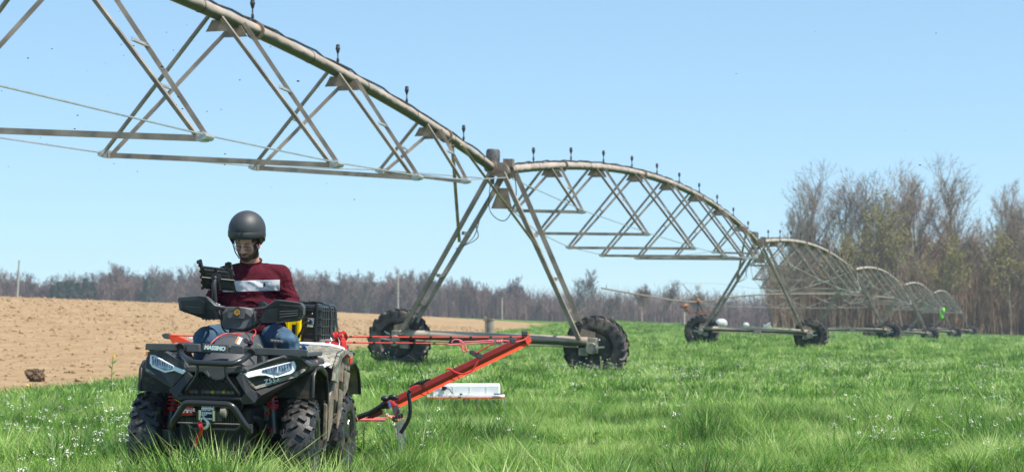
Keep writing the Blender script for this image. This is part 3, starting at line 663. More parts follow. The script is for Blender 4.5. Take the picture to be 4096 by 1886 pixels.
# ------------------------------------------------------------------ trees
M['bark'] = mat('grey_brown_bark', (.33,.265,.20), .9, var=.3, vscale=1.2)
M['twig'] = mat('bare_twigs', (.28,.22,.165), .9, var=.15, vscale=.5)
M['twigred'] = mat('reddish_bare_twigs', (.25,.165,.125), .9, var=.2, vscale=.5)
M['twigpale'] = mat('pale_bare_twigs', (.33,.26,.2), .9, var=.2, vscale=.5)
M['bud'] = mat('young_yellow_green_leaves', (.30,.28,.05), .8, var=.3, vscale=.7)
M['needle'] = mat('dark_pine_needles', (.06,.10,.06), .8, var=.3, vscale=.8)
M['brush'] = mat('brown_undergrowth', (.30,.2,.135), .95, var=.4, vscale=.6)
def tree_mesh(H, spread, seed, twigs=5, buds=0, trunk_r=None, lean=.05, low=.35, dens=1., tw=.028, twm='twig', ratio=.72):
    rnd = random.Random(seed); T = MB(); B = MB(); K = MB(); r0 = trunk_r or H*.013
    def limb(p, d, L, r, lv, mb):
        n = 4 if lv < 2 else 3; pts = [p]; q = d.copy(); rs = [r]
        for i in range(n):
            q = (q+Vector((rnd.gauss(0,.13), rnd.gauss(0,.13), rnd.gauss(.04,.06)+(.10 if lv > 0 else 0)))).normalized(); pts.append(pts[-1]+q*L/n); rs.append(r*(1-.62*(i+1)/n))
        mb.tube(pts, rs, (7,5,4,3,3)[min(lv,4)], caps=False)
        return pts, rs, q
    def grow(p, d, L, r, lv):
        pts, rs, q = limb(p, d, L, r, lv, T if lv == 0 else B)
        if lv >= 3:
            for k in range(int(twigs*dens)+rnd.randint(0,2)):
                a = pts[rnd.randint(0, len(pts)-1)]; e = (q*.7+Vector((rnd.gauss(0,.6), rnd.gauss(0,.6), rnd.gauss(.3,.45)))).normalized()*rnd.uniform(.5,1.15)*H*.045
                s = e.cross(Vector((rnd.random(), rnd.random(), rnd.random()))).normalized()*tw
                B.add([a-s, a+s, a+e+Vector((0,0,.05))], [(0,1,2)])
                e2 = (e+Vector((rnd.gauss(0,.5), rnd.gauss(0,.5), rnd.gauss(.1,.4)))*H*.03); B.add([a+e*.4-s*.6, a+e*.4+s*.6, a+e*.4+e2*.7], [(0,1,2)])
                if buds and rnd.random() < buds:
                    for _ in range(2):
                        c = a+e*rnd.uniform(.3,1.1); u = Vector((rnd.gauss(0,1), rnd.gauss(0,1), rnd.gauss(0,1))).normalized(); w_ = u.orthogonal().normalized(); z = rnd.uniform(.07,.15)
                        K.add([c-u*z, c+w_*z, c+u*z, c-w_*z], [(0,1,2,3)])
            return
        nb = (11, 6, 5)[lv] if lv == 0 else (5, 4)[lv-1]
        for i in range(nb):
            t = (low+(1-low)*(i+.5)/nb) if lv == 0 else (.3+.7*(i+.5)/nb); x = t*(len(pts)-1); k = min(int(x), len(pts)-2); b = pts[k].lerp(pts[k+1], x-k)
            az = i*2.4+rnd.uniform(-.6,.6)+seed; tilt = (spread*(1.15-.5*t) if lv == 0 else rnd.uniform(.45,.8)); base = (pts[k+1]-pts[k]).normalized()
            o1 = base.orthogonal().normalized(); o2 = base.cross(o1); dd = (base*math.cos(tilt)+(o1*math.cos(az)+o2*math.sin(az))*math.sin(tilt)).normalized()
            Lb = L*(.46*(1.25-.75*t) if lv == 0 else .62)*rnd.uniform(.75,1.2)
            grow(b, dd, Lb, rs[k]*.55, lv+1)
        if lv < 3: grow(pts[-1], q, L*(.30 if lv == 0 else .5), rs[-1], lv+1)
    grow(Vector((0,0,-.4)), Vector((rnd.gauss(0,lean), rnd.gauss(0,lean), 1)).normalized(), H*ratio, r0, 0)
    return T, B, K
def make_tree(H, seed, twm='twig', **k):
    T, B, K = tree_mesh(H, k.pop('spread', .75), seed, **k)
    e = bpy.data.objects.new('bare_tree', None); COL.objects.link(e); e['h'] = H
    T.build('trunk', 'bark', e, 60, fix=False); c = B.build('crown', twm, e, fix=False)
    if K.v: K.build('young_leaves', 'bud', e, fix=False)
    return e
def place(proto, used, x, y, s, rz, label, cat='tree', group=None, name=None):
    o = proto if not used.get(proto.name) else copy_tree(proto); used[proto.name] = 1
    if name: o.name = name
    o.location = (x, y, tz(x, y)-.05); o.scale = (s*random.uniform(.9, 1.1), s*random.uniform(.9, 1.1), s); o.rotation_euler = (0, 0, rz); tag(o, label, cat, group); return o
used = {}
big = [make_tree(24, 11, spread=.6, low=.42, twigs=7), make_tree(24, 23, spread=.75, low=.35, twigs=7), make_tree(24, 31, spread=.5, low=.5, twigs=7, lean=.1), make_tree(24, 47, 'twigred', spread=.65, low=.4, twigs=8)]
bud = [make_tree(18, 61, spread=.8, low=.25, buds=.32, twigs=7), make_tree(18, 67, spread=.9, low=.3, buds=.22, twigs=7)]
thin = [make_tree(17, 71, 'twigred', spread=.5, low=.3, twigs=6), make_tree(17, 79, 'twigpale', spread=.45, low=.4, twigs=6)]
# front trees that stand out by themselves: x pixel, y of the top, depth, kind, label
FR = [(3235,676,268,0,'tallest bare tree at the left end of the wood, with an open crown'), (3140,830,262,1,'low spreading bare tree at the far left end of the wood'), (3362,720,266,1,'bare tree with a rounded fan crown second from the left of the wood'),
 (3462,725,270,2,'slender bare tree third from the left of the wood'), (3690,700,268,1,'tall bare tree with many upright stems in the middle of the wood'), (3818,655,266,0,'tallest bare tree of the wood, right of centre'),
 (3600,745,280,3,'reddish bare tree behind the budding trees'), (3985,760,268,2,'bare tree with an open crown near the right end of the wood'), (4080,800,266,3,'reddish bare tree at the right edge of the photo')]
for px, py, Y, k, lb in FR:
    top = W(px, py, Y); s = (top.z-tz(top.x, Y))/24
    place(big[k], used, top.x, Y, s/1.0, random.uniform(0, 6), lb, group='bare trees of the wood')
BD = [(3520,790,262,0,'budding yellow green tree with a rounded top behind the fourth tower'), (3610,900,258,1,'olive green budding tree with bent limbs in the wood'), (3790,960,258,0,'bright yellow green budding tree above the lime green cover'),
 (3905,930,262,1,'olive budding tree right of the bright yellow green one'), (4040,940,258,0,'budding tree at the right edge of the wood'), (3440,960,262,1,'dull green budding tree near the left of the wood'), (3570,1200,252,0,'small fresh green bush at the foot of the wood')]
for px, py, Y, k, lb in BD:
    top = W(px, py, Y); s = (top.z-tz(top.x, Y))/18
    place(bud[k], used, top.x, Y, s, random.uniform(0, 6), lb, group='budding trees of the wood')
random.seed(21)
for i in range(86):
    px = random.uniform(3080, 4500); Y = random.uniform(258, 335); d = (px-3080)
    py = random.uniform(870, 1050) if px > 3500 else random.uniform(900, 1120)
    if px > 3900: py = random.uniform(900, 1010)
    pr = random.choice(thin+thin+[big[3], big[2], bud[1]]); top = W(px, py, Y); s = (top.z-tz(top.x, Y))/pr['h']
    place(pr, used, top.x, Y, s, random.uniform(0, 6), 'slim brown bare tree in the right hand wood, '+('at its thin left end' if px < 3400 else 'behind the small far spans' if px < 3760 else 'right of the lime green cover'), group='slim trees filling the wood')
# brushy undergrowth: thin upright stems nobody could count
def brush(name, label, spots, n, h0, h1, m, w=.05):
    v = []; f = []
    for i in range(n):
        x, y = spots(); z = tz(x, y); h = random.uniform(h0, h1); a = random.uniform(0, 3.14); dx, dy = math.cos(a)*w, math.sin(a)*w; lx, ly = random.gauss(0, .12*h), random.gauss(0, .12*h)
        k = len(v); v += [(x-dx, y-dy, z-.1), (x+dx, y+dy, z-.1), (x+lx, y+ly, z+h)]; f.append((k, k+1, k+2))
        for _ in range(2):
            t = random.uniform(.3,.9); bx, by, bz = x+lx*t, y+ly*t, z+h*t; k = len(v); q = .35*h*random.uniform(.4,1)
            v += [(bx-dx*.5, by-dy*.5, bz), (bx+dx*.5, by+dy*.5, bz), (bx+random.gauss(0,q*.6), by+random.gauss(0,q*.6), bz+q)]; f.append((k, k+1, k+2))
    me = bpy.data.meshes.new(name); me.from_pydata(v, [], f); me.materials.append(M[m]); o = bpy.data.objects.new(name, me); COL.objects.link(o); return tag(o, label, 'undergrowth', kind='stuff')
def sp1():
    px = random.uniform(3090, 4500); Y = random.uniform(257, 300); return (px-2048)*Y/FPX, Y
brush('undergrowth', 'dense brown undergrowth and saplings filling the foot of the wood', sp1, 17000, 2, 11, 'brush', .04)
# the far wood beyond the ploughed field
far = [make_tree(15, 101, 'ftwig', spread=.8, low=.2, twigs=6, tw=.05), make_tree(15, 103, 'ftwig2', spread=.9, low=.2, twigs=6, tw=.05), make_tree(15, 107, 'ftwig2', spread=.8, low=.25, twigs=6, tw=.05), make_tree(15, 109, 'ftwig', spread=.7, low=.15, twigs=7, tw=.05)]
FT = np.array([(-300,1080),(0,1080),(200,1092),(380,1092),(430,1064),(490,1056),(545,1096),(620,1072),(700,1080),(780,1064),(860,1085),(1140,1072),(1210,1086),(1300,1090),(1460,1080),(1560,1100),(1620,1080),(1700,1092),(1800,1112),(1900,1110),(2000,1125),(2060,1120),(2110,1160),(2250,1200),(2400,1214),(2600,1224),(2850,1230),(3150,1236)], float)
random.seed(5)
for i in range(280):
    px = -120+3250*((i*.618034) % 1)+random.uniform(-12, 12); Y = random.choice((570, 600, 640))+random.uniform(-12, 12)
    py = np.interp(px, FT[:,0], FT[:,1])+random.choice((0, 8, 18, 30, 45)); pr = random.choice(far); top = W(px, py, Y); x = top.x
    s = (top.z-tz(x, Y))/pr['h']*random.uniform(.94, 1.0)
    place(pr, used, x, Y, max(s, .25), random.uniform(0, 6), 'bare brown tree in the distant wood, '+('left of the dark evergreen clump' if px < 200 else 'between the evergreen clump and the rider' if px < 760 else 'behind the rider and his black case' if px < 1380 else 'behind the legs of the nearest tower' if px < 2330 else 'between the first and second towers'), group='trees of the distant wood')
def sp2():
    px = random.uniform(-150, 3150); Y = random.uniform(560, 640); return (px-2048)*Y/FPX, Y
brush('distant_undergrowth', 'hazy brown mass of brush under the distant wood', sp2, 30000, 5, 13, 'ftwig', .13)
# evergreens
def pine(H, seed):
    rnd = random.Random(seed); K = MB()
    for i in range(1500):
        t = rnd.random()**.8; r = min(1,(1-t)*1.6)*H*.17*math.sqrt(rnd.random())+.3; a = rnd.uniform(0, 6.28); c = Vector((r*math.cos(a), r*math.sin(a), H*(.12+.88*t)-r*.25)); u = Vector((math.cos(a), math.sin(a), -.3))*rnd.uniform(.3,.7); w_ = Vector((-math.sin(a), math.cos(a), rnd.gauss(0,.3)))*.22
        K.add([c-w_, c+w_, c+u], [(0,1,2)])
    e = bpy.data.objects.new('pine_tree', None); COL.objects.link(e); e['h'] = H
    MB().tube([(0,0,-.3),(0,0,H*.9)], [.2,.05], 6).build('trunk', 'bark', e, 60); K.build('crown', 'needle', e, fix=False); return e
pn = pine(13, 4)
for i, (px, py) in enumerate(((215,1138),(236,1122),(258,1118),(276,1116),(296,1124),(322,1106),(345,1122),(565,1108),(588,1114))):
    top = W(px, py, 555); place(pn, used, top.x, 555+i*1.3, (top.z-tz(top.x, 555))/13, i*1.7, 'dark green evergreen in the clump at the left of the distant wood' if i < 7 else 'dark green evergreen alone among the bare trees left of the rider', group='evergreens of the distant wood', name='pine_tree')
# free standing trees between the first and second tower
lone = [make_tree(12, 131, 'ftwig2', spread=.95, low=.25, twigs=8, tw=.03), make_tree(9.5, 137, 'ftwig2', spread=.7, low=.45, twigs=7, tw=.025, lean=.12), make_tree(9.5, 139, 'ftwig2', spread=.6, low=.4, twigs=6, tw=.025)]
for px, py, Y, k, lb in ((2318,1082,420,0,'round crowned bare tree standing alone right of the first tower'), (2570,1122,330,1,'bare tree with a leaning trunk and flat split crown'), (2640,1112,335,2,'narrow bare tree just right of the leaning one'), (2790,1150,345,1,'bare tree behind the far pivot sign'), (2440,1170,430,0,'small twiggy tree behind the overhanging end of the far pipe')):
    top = W(px, py, Y); place(lone[k], used, top.x, Y, (top.z-tz(top.x, Y))/lone[k]['h'], k*1.3, lb, group='lone trees between the towers')
# ------------------------------------------------------------------ quad bike
PSI = R(6)
QM = Matrix.Translation((-1.87, 12.62, .02)) @ Matrix.Rotation(-PSI, 4, 'Z') @ Matrix.Rotation(R(2.2), 4, 'Y')
QI = QM.inverted(); CAMO = QI @ Vector((0, 0, EYE))
def L(px, py, y):                                 # the point of the bike's plane y that the photo shows at (px, py)
    d = QI.to_3x3() @ Vector(((px-2048)/FPX, 1, -(py-1283)/FPX)); return CAMO+d*((y-CAMO.y)/d.y)
def LP(pts, y=None): return [L(p[0], p[1], y if len(p) < 3 else p[2]) for p in pts]
quad = thing('quad_bike', 'black four wheeled quad bike with a winch, standing in tall grass at the front left', 'quad bike', base=QM, off=(0,0,0))
M['camo'] = mat('camouflage_plastic', (.06,.06,.05), .5, col2=(.30,.29,.23), vscale=34, detail=8, spots=((.34,.32,.27), 22, .52))
def atv_tyre(R_=.33, w_=.205, rim=.165):
    mb = MB(); h = w_/2
    mb.lathe([(-h*.75,rim),(-h*.98,rim+.03),(-h*1.02,rim+.08),(-h*.93,R_-.05),(-h*.7,R_-.026),(-h*.3,R_-.018),(h*.3,R_-.018),(h*.7,R_-.026),(h*.93,R_-.05),(h*1.02,rim+.08),(h*.98,rim+.03),(h*.75,rim)], n=48)
    N_ = 17
    for i in range(N_):
        for j, (x, off, sk, l, w2, rr) in enumerate(((-.024,0,.55,.055,.021,R_-.016),(.026,.5,-.55,.055,.021,R_-.016),(-.068,.55,.35,.045,.026,R_-.022),(.070,.05,-.35,.045,.026,R_-.022),(-.094,.25,.05,.014,.036,R_-.05),(.094,.75,-.05,.014,.036,R_-.05))):
            a = 2*math.pi*(i+off)/N_; ra = Matrix.Rotation(a, 3, 'X'); tilt = Matrix.Rotation((0,0,.0,.0,.75,-.75)[j] if j > 3 else (x*3.5), 3, 'Y'); sk_ = Matrix.Rotation(sk, 3, 'Z')
            rot = ra @ tilt @ sk_; mb.box(ra @ Vector((x, 0, rr)), (l, w2, .03), rot)
    return mb
AT = atv_tyre()
def qwheel(c, steer=0, spin=0):
    e = bpy.data.objects.new('wheel', None); COL.objects.link(e); e.parent = quad; e.location = c; e.rotation_euler = (spin, 0, steer); s = 1 if c[0] > 0 else -1
    AT.build('tyre', 'rub', e, 30)
    MB().lathe([(-.08,.165),(-.095,.172),(-.085,.15),(0,.14),(.085,.15),(.095,.172),(.08,.165)], n=36).build('rim', 'rimdust', e, 40)
    for k in range(6):
        a = k*math.pi/3
        MB().slab([(s*.075, .035*math.cos(a-.6), .035*math.sin(a-.6)), (s*.085, .15*math.cos(a-.16), .15*math.sin(a-.16)), (s*.085, .15*math.cos(a+.16), .15*math.sin(a+.16)), (s*.075, .035*math.cos(a+.6), .035*math.sin(a+.6))], (-s*.02,0,0)).build('spoke', 'chrome_dark', e, bevel=.004)
    MB().lathe([(.0,.05),(.07,.045),(.09,.032),(.1,.0)] if s > 0 else [(0,.05),(-.07,.045),(-.09,.032),(-.1,.0)], n=16).build('hub_cap', 'blk2', e, 40)
M['rimdust'] = mat('dusty_black_rim', (.03,.03,.03), .4, .4, spots=((.2,.15,.1), 9, .52))
M['chrome_dark'] = mat('machined_spoke', (.14,.14,.14), .25, .8, spots=((.12,.09,.06), 12, .58))
qwheel((.495, 0, .33), R(7), .3); qwheel((-.495, 0, .33), R(7), 1.1); qwheel((.46, 1.32, .33), 0, .8); qwheel((-.46, 1.32, .33), 0, 2)
def part(name, pts, thick, m, bevel=.006, y=None, par=None):
    return MB().slab(LP(pts, y), (0, thick, 0)).build(name, m, par or quad, bevel=bevel)
# chassis, floor and engine: the dark mass under the plastics
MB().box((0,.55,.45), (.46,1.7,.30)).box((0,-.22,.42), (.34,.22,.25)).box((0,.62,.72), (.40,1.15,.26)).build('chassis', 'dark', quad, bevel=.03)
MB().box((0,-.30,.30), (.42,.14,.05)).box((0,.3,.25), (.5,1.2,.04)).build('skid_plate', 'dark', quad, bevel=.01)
for s in (-1, 1):
    for (a, b) in (((s*.16,-.16,.36),(s*.42,-.02,.27)),((s*.16,.14,.36),(s*.42,.02,.27)),((s*.18,-.1,.50),(s*.42,0,.42))):
        MB().tube([a, b], .016, 8).build('suspension_arm', 'dark_iron', quad, 60)
    for (a, b) in (((s*.16,1.25,.36),(s*.42,1.33,.27)),((s*.18,1.3,.5),(s*.42,1.35,.42))): MB().tube([a, b], .016, 6).build('suspension_arm', 'dark_iron', quad, 60)
    MB().box((s*.33,.68,.33), (.26,.42,.03)).slab([(s*.2,.47,.34),(s*.46,.47,.34),(s*.46,.40,.62),(s*.2,.40,.62)], (0,.015,0)).build('footwell', 'muddy', quad, bevel=.008)
    # wheel arches: a curved shell over each wheel
    for nm, prof, x0, x1, m in (('front_wheel_arch', [(-.04,.66),(-.035,.80),(.03,.845),(.22,.855),(.36,.81),(.43,.70),(.455,.52),(.45,.38),(.40,.29)], .20, .57, 'muddy'), ('rear_wheel_arch', [(.90,.52),(.95,.66),(1.06,.78),(1.2,.84),(1.45,.855),(1.6,.80),(1.68,.72),(1.72,.62)], .27, .555, 'mudfender')):
        v = []; n = len(prof)
        for x in (x0, x1):
            for (y, z) in prof: v.append((s*x, y, z))
        for x in (x1, x0):
            for (y, z) in prof: v.append((s*x, y+(0 if nm[0] == 'r' else 0), z+.014))
        f = [(i, i+1, n+i+1, n+i) for i in range(n-1)]+[(2*n+i, 2*n+i+1, 3*n+i+1, 3*n+i) for i in range(n-1)]+[(n+i, n+i+1, 2*n+i+1, 2*n+i) for i in range(n-1)]+[(3*n+i, 3*n+i+1, i+1, i) for i in range(n-1)]
        MB().add(v, f).build(nm, m, quad, 50)
        e = [(s*x1, y, z+.004) for y, z in prof]; MB().tube(e, [.012]*len(e), 6).build('arch_lip', 'blk', quad, 60)
    # rear fender skirt with camouflage top
    sk = [(.43,.35),(.52,.35),(.63,.47),(.76,.60),(.92,.66),(.98,.74),(1.1,.82),(1.18,.80),(1.2,.84),(1.08,.90),(.9,.93),(.72,.90),(.62,.74),(.52,.66),(.46,.70),(.43,.6)]
    MB().slab([(s*.545, y, z) for y, z in sk], (s*.03,0,0)).build('rear_fender', 'mudfender', quad, bevel=.008)
    top = [(.62,.74),(.72,.90),(.9,.93),(1.08,.90),(1.2,.90),(1.1,.94),(.88,.965),(.66,.94),(.52,.86),(.48,.76)]
    MB().slab([(s*.585, y, z) for y, z in top], (s*.02,0,0)).add([(s*.58,.5,.84),(s*.58,.66,.945),(s*.58,.88,.965),(s*.58,1.15,.94),(s*.40,1.15,.98),(s*.36,.8,.99),(s*.38,.55,.93)], [(0,1,2,3,4,5,6)]).build('camouflage_panel', 'camo', quad, bevel=.004)
    MB().slab([(s*.605,.60,.43),(s*.605,.70,.53),(s*.605,.74,.68),(s*.605,.63,.70)], (s*.016,0,0)).build('fender_panel', 'mudfender', quad, bevel=.006)
    MB().slab([(s*.605,.78,.64),(s*.605,.90,.69),(s*.605,.97,.80),(s*.605,.79,.82)], (s*.016,0,0)).build('fender_panel', 'mudfender', quad, bevel=.006)
    MB().slab([(s*.61,.94,.86),(s*.61,1.03,.87),(s*.61,1.03,.91),(s*.61,.94,.905)], (s*.014,0,0)).build('side_reflector', M['redlens'] if 'redlens' in M else mat('red_reflector', (.6,.04,.02), .25, coat=.5), quad, bevel=.003)
    MB().slab([(s*.56,.46,.36),(s*.56,.50,.36),(s*.56,.50,.5),(s*.56,.46,.6)], (-s*.1,0,0)).build('mudguard', 'mudfender', quad)
# left and right light housings
part('left_cowl', [(619,1402,-.22),(592,1408,-.20),(583,1432,-.20),(578,1468,-.22),(579,1487,-.24),(687,1556,-.36),(706,1537,-.38),(750,1487,-.40),(738,1462,-.40),(720,1432,-.38),(665,1406,-.30)], .30, 'blk', .012)
part('right_cowl', [(962,1495,-.40),(976,1478,-.40),(1077,1440,-.34),(1132,1426,-.30),(1212,1430,-.24),(1240,1456,-.20),(1238,1470,-.20),(1217,1489,-.22),(1183,1510,-.26),(1018,1554,-.37),(993,1535,-.39)], .30, 'blk', .012)
def headlight(out, inn, slats, flip):
    h = bpy.data.objects.new('headlight', None); COL.objects.link(h); h.parent = quad
    o = LP(out); c = sum(o, Vector())/len(o); MB().slab([p+Vector((0,-.012,0)) for p in o], (0,.03,0)).build('light_guide', 'drl', h, bevel=.005)
    q = LP(inn); MB().slab([p+Vector((0,-.018,0)) for p in q], (0,.03,0)).build('reflector', 'lens', h, bevel=.003)
    for i in range(slats):
        t = (i+.5)/slats; a, b = L(*[x for x in (inn[0][0]*(1-t)+inn[1][0]*t, (inn[0][1]*(1-t)+inn[1][1]*t)+3, inn[0][2]*(1-t)+inn[1][2]*t)]), L(inn[-1][0]*(1-t)+inn[2][0]*t, inn[-1][1]*(1-t)+inn[2][1]*t-3, inn[-1][2]*(1-t)+inn[2][2]*t)
        MB().tube([a+Vector((0,-.022,0)), b+Vector((0,-.022,0))], .0022, 4).build('reflector_rib', 'blk2', h)
    m = [(x, y) for x, y in ((.5, 0),)]
    t = .52; a = L(inn[0][0]*(1-t)+inn[1][0]*t, inn[0][1]*(1-t)+inn[1][1]*t, inn[0][2]); b = L(inn[-1][0]*(1-t)+inn[2][0]*t, inn[-1][1]*(1-t)+inn[2][1]*t, inn[0][2]*.5+inn[1][2]*.5)
    MB().box((a+b)/2+Vector((0,-.024,0)), (.006,.006,(a-b).length)).build('lamp_divider', 'drl', h)
headlight([(602,1417,-.24),(621,1419,-.26),(695,1461,-.36),(748,1482,-.41),(733,1496,-.40),(699,1482,-.37),(661,1489,-.34),(611,1468,-.26),(600,1451,-.24)], [(609,1421,-.25),(695,1462,-.36),(693,1475,-.36),(661,1479,-.33),(611,1457,-.26)], 9, 0)
headlight([(972,1491,-.41),(1177,1442,-.27),(1184,1463,-.26),(1180,1482,-.27),(1166,1493,-.29),(1096,1511,-.35),(1065,1500,-.36),(1031,1502,-.38),(993,1511,-.40)], [(1050,1478,-.36),(1168,1447,-.28),(1171,1473,-.28),(1118,1495,-.33),(1056,1488,-.36)], 11, 1)
part('camouflage_trim', [(962,1497,-.415),(975,1497,-.415),(1020,1545,-.385),(1215,1474,-.235),(1222,1480,-.23),(1183,1508,-.27),(1022,1556,-.385),(1010,1550,-.39)], .02, 'camo', .003)
part('camouflage_trim', [(582,1468,-.235),(600,1478,-.25),(625,1497,-.28),(612,1497,-.28),(582,1482,-.245)], .012, 'camo', .002)
part('brow_trim', [(958,1478,-.41),(1070,1438,-.36),(1132,1420,-.31),(1205,1425,-.25),(1243,1452,-.2),(1240,1466,-.2),(1205,1437,-.25),(1132,1431,-.31),(1070,1447,-.36),(975,1487,-.41)], .04, 'grey', .004)
part('brow_trim', [(596,1400,-.22),(668,1401,-.30),(735,1437,-.38),(760,1478,-.42),(750,1490,-.42),(722,1446,-.38),(664,1410,-.31),(600,1409,-.22)], .04, 'grey', .004)
d = quad.matrix_world
q = L(1086, 1521, -.335); MB().text('Z553', .042, Matrix.Translation(q+Vector((0,-.004,.0))) @ Matrix.Rotation(R(17), 4, 'Y').inverted() @ Matrix.Rotation(R(-20), 4, 'Z').inverted() @ Matrix.Rotation(R(90), 4, 'X'), .0015, .2, 1.1, .0012).build('model_lettering', 'white', quad)
# nose, grille and its frame
part('nose', [(740,1462),(850,1458),(985,1466),(992,1482),(958,1492),(925,1492),(905,1498),(893,1518),(868,1523),(846,1518),(833,1499),(815,1490),(775,1488),(752,1488)], .36, 'grey', .01, y=-.43)
part('nose_fin', [(812,1486),(828,1483),(838,1502),(836,1510)], .03, 'grey', .003, y=-.445)
part('grille_frame', [(745,1487,-.44),(752,1484,-.44),(772,1505,-.45),(724,1568,-.46),(738,1586,-.46),(714,1604,-.46),(700,1592,-.45),(672,1558,-.42),(700,1540,-.43)], .09, 'blk', .008)
part('grille_frame', [(958,1488,-.44),(968,1488,-.44),(1003,1552,-.42),(1043,1580,-.38),(1018,1612,-.42),(966,1616,-.46),(960,1594,-.46),(978,1574,-.46),(940,1510,-.45)], .09, 'blk', .008)
part('grille_frame', [(724,1582),(962,1589),(968,1604),(955,1600),(735,1596),(715,1603)], .07, 'blk', .005, y=-.465)
part('lower_cowl', [(690,1552,-.36),(706,1536,-.38),(740,1500,-.40),(748,1520,-.40),(712,1562,-.40),(680,1566,-.36)], .2, 'blk', .006)
part('lower_cowl', [(1003,1552,-.40),(1018,1556,-.38),(1180,1512,-.27),(1125,1552,-.26),(1020,1626,-.36),(1008,1616,-.42),(1040,1580,-.4)], .18, 'blk', .006)
M['radiator'] = mat('radiator_fins', (.1,.1,.1), .5, .6, var=.4, vscale=60)
part('radiator', [(735,1500),(965,1505),(985,1590),(940,1700),(740,1700),(715,1585)], .04, 'dark', 0, y=-.33)
g = MB()
for i in range(26): 
    px = 748+i*8; g.tube([L(px,1516,-.345), L(px,1592,-.345)], .0011, 3)
for i in range(30): px = 745+i*6.5; g.tube([L(px,1640,-.345), L(px,1700,-.345)], .001, 3)
tag(g.build('radiator_fins', 'zinc', quad), kind='stuff')
part('grille_light_bar', [(757,1556),(790,1557),(790,1571),(757,1570)], .01, 'zinc', 0, y=-.36); part('grille_light_bar', [(806,1558),(935,1562),(935,1577),(806,1572)], .01, 'zinc', 0, y=-.36)
for px in (850, 896): MB().lathe([(-.006,.011),(0,.013),(.004,.009)], L(px, 1566, -.37), 'Y', 14).build('yellow_ring', 'yellow', quad)
hx = MB(); w_, h_ = 21, 12.5
for r_ in range(8):
    for c_ in range(13):
        cx, cy = 735+c_*w_+(w_/2 if r_ % 2 else 0), 1511+r_*h_*.86+(c_*.35)
        lo = 772-(cy-1505)*.75 if cy < 1570 else 724; hi = 940+(cy-1510)*.6
        if cx-8 < lo or cx+8 > hi or cy > 1590: continue
        P = [L(cx+a, cy+b, -.42) for a, b in ((-w_*.5,0),(-w_*.28,-h_*.46),(w_*.28,-h_*.46),(w_*.5,0),(w_*.28,h_*.46),(-w_*.28,h_*.46))]
        hx.tube(P, .0019, 4, closed=True)
tag(hx.build('grille_mesh', 'blk', quad), kind='stuff')
# bull bars
ti = lambda *p: [L(*q) for q in p]
MB().tube(bend(ti((718,1392,-.28),(728,1418,-.38),(765,1449,-.50),(930,1455,-.50),(968,1440,-.46),(1004,1412,-.28)), .05), .0185, 12).build('upper_bull_bar', 'steelblk', quad, 60)
MB().tube(bend(ti((790,1455,-.49),(789,1500,-.49),(748,1556,-.46),(742,1570,-.44)), .05), .0105, 10).build('bull_bar_strut', 'steelblk', quad, 60)
MB().tube(bend(ti((901,1458,-.49),(905,1508,-.49),(950,1568,-.46),(958,1582,-.44)), .05), .0105, 10).build('bull_bar_strut', 'steelblk', quad, 60)
MB().tube(bend(ti((690,1712,-.44),(690,1688,-.50),(740,1611,-.53),(760,1609,-.53),(915,1616,-.53),(935,1628,-.53),(992,1716,-.50),(998,1728,-.42)), .05), .0205, 12).build('lower_bull_bar', 'steelblk', quad, 60)
MB().tube(bend(ti((752,1690,-.46),(765,1712,-.46),(950,1718,-.46),(968,1695,-.46)), .03), .013, 8).build('lower_hoop', 'steelblk', quad, 60)
MB().tube(ti((712,1688,-.47),(958,1695,-.47)), .004, 6).build('cross_rod', 'zinc', quad)
MB().slab(LP([(985,1695),(1004,1697),(1006,1732),(1000,1732),(997,1706),(988,1705)], -.48), (0,.05,0)).build('bumper_bracket', 'dark_iron', quad, bevel=.003)
# winch
wn = bpy.data.objects.new('winch', None); COL.objects.link(wn); wn.parent = quad
a, b = L(724,1645,-.42), L(790,1646,-.42); MB().tube([a, b], .036, 16).build('winch_motor', 'blk2', wn, 50)
lab = MB(); 
for i in range(5):
    t0, t1 = R(78-i*22), R(78-(i+1)*22); y0 = L(728,1645,-.42); y1 = L(776,1646,-.42); r_ = .0372
    for (tt0, tt1) in ((t0, t1),):
        lab.add([y0+Vector((0,-r_*math.cos(tt0),r_*math.sin(tt0))), y1+Vector((0,-r_*math.cos(tt0),r_*math.sin(tt0))), y1+Vector((0,-r_*math.cos(tt1),r_*math.sin(tt1))), y0+Vector((0,-r_*math.cos(tt1),r_*math.sin(tt1)))], [(0,1,2,3)])
M['redlab'] = mat('red_label', (.75,.03,.03), .35)
lab.build('winch_label', 'redlab', wn)
c = L(757,1633,-.458); MB().box(c, (.07,.002,.012)).build('label_band', 'white', wn); MB().text('OODLE', .013, Matrix.Translation(c+Vector((.0,-.002,.0))) @ Matrix.Rotation(R(90), 4, 'X'), .0005, .1, 1.15, .0008).build('label_lettering', 'redlab', wn)
c = L(757,1640,-.459); MB().box(c, (.07,.002,.006)).build('label_band', 'white', wn); MB().text('Winch', .008, Matrix.Translation(c+Vector((.015,-.002,0))) @ Matrix.Rotation(R(90), 4, 'X'), .0004).build('label_lettering', 'blk2', wn)
for px in (734, 749, 764): MB().box(L(px,1645,-.458), (.011,.002,.011)).build('label_symbol', 'white', wn)
MB().slab(LP([(785,1640),(888,1645),(888,1686),(785,1680)], -.46), (0,.012,0)).build('fairlead_plate', 'blk2', wn, bevel=.002)
for px, y0, y1 in ((800,1638,1678),(855,1641,1682)):
    MB().tube([L(px,y0,-.48), L(px,y1,-.48)], .0105, 12).build('fairlead_roller', 'chrome', wn, 50)
for py in (1649, 1672): MB().tube([L(808,py,-.475), L(848,py+2,-.475)], .008, 10).build('fairlead_roller', 'chrome', wn, 50)
MB().box(L(828,1661,-.471), (.055,.004,.022)).build('fairlead_opening', 'dark', wn)
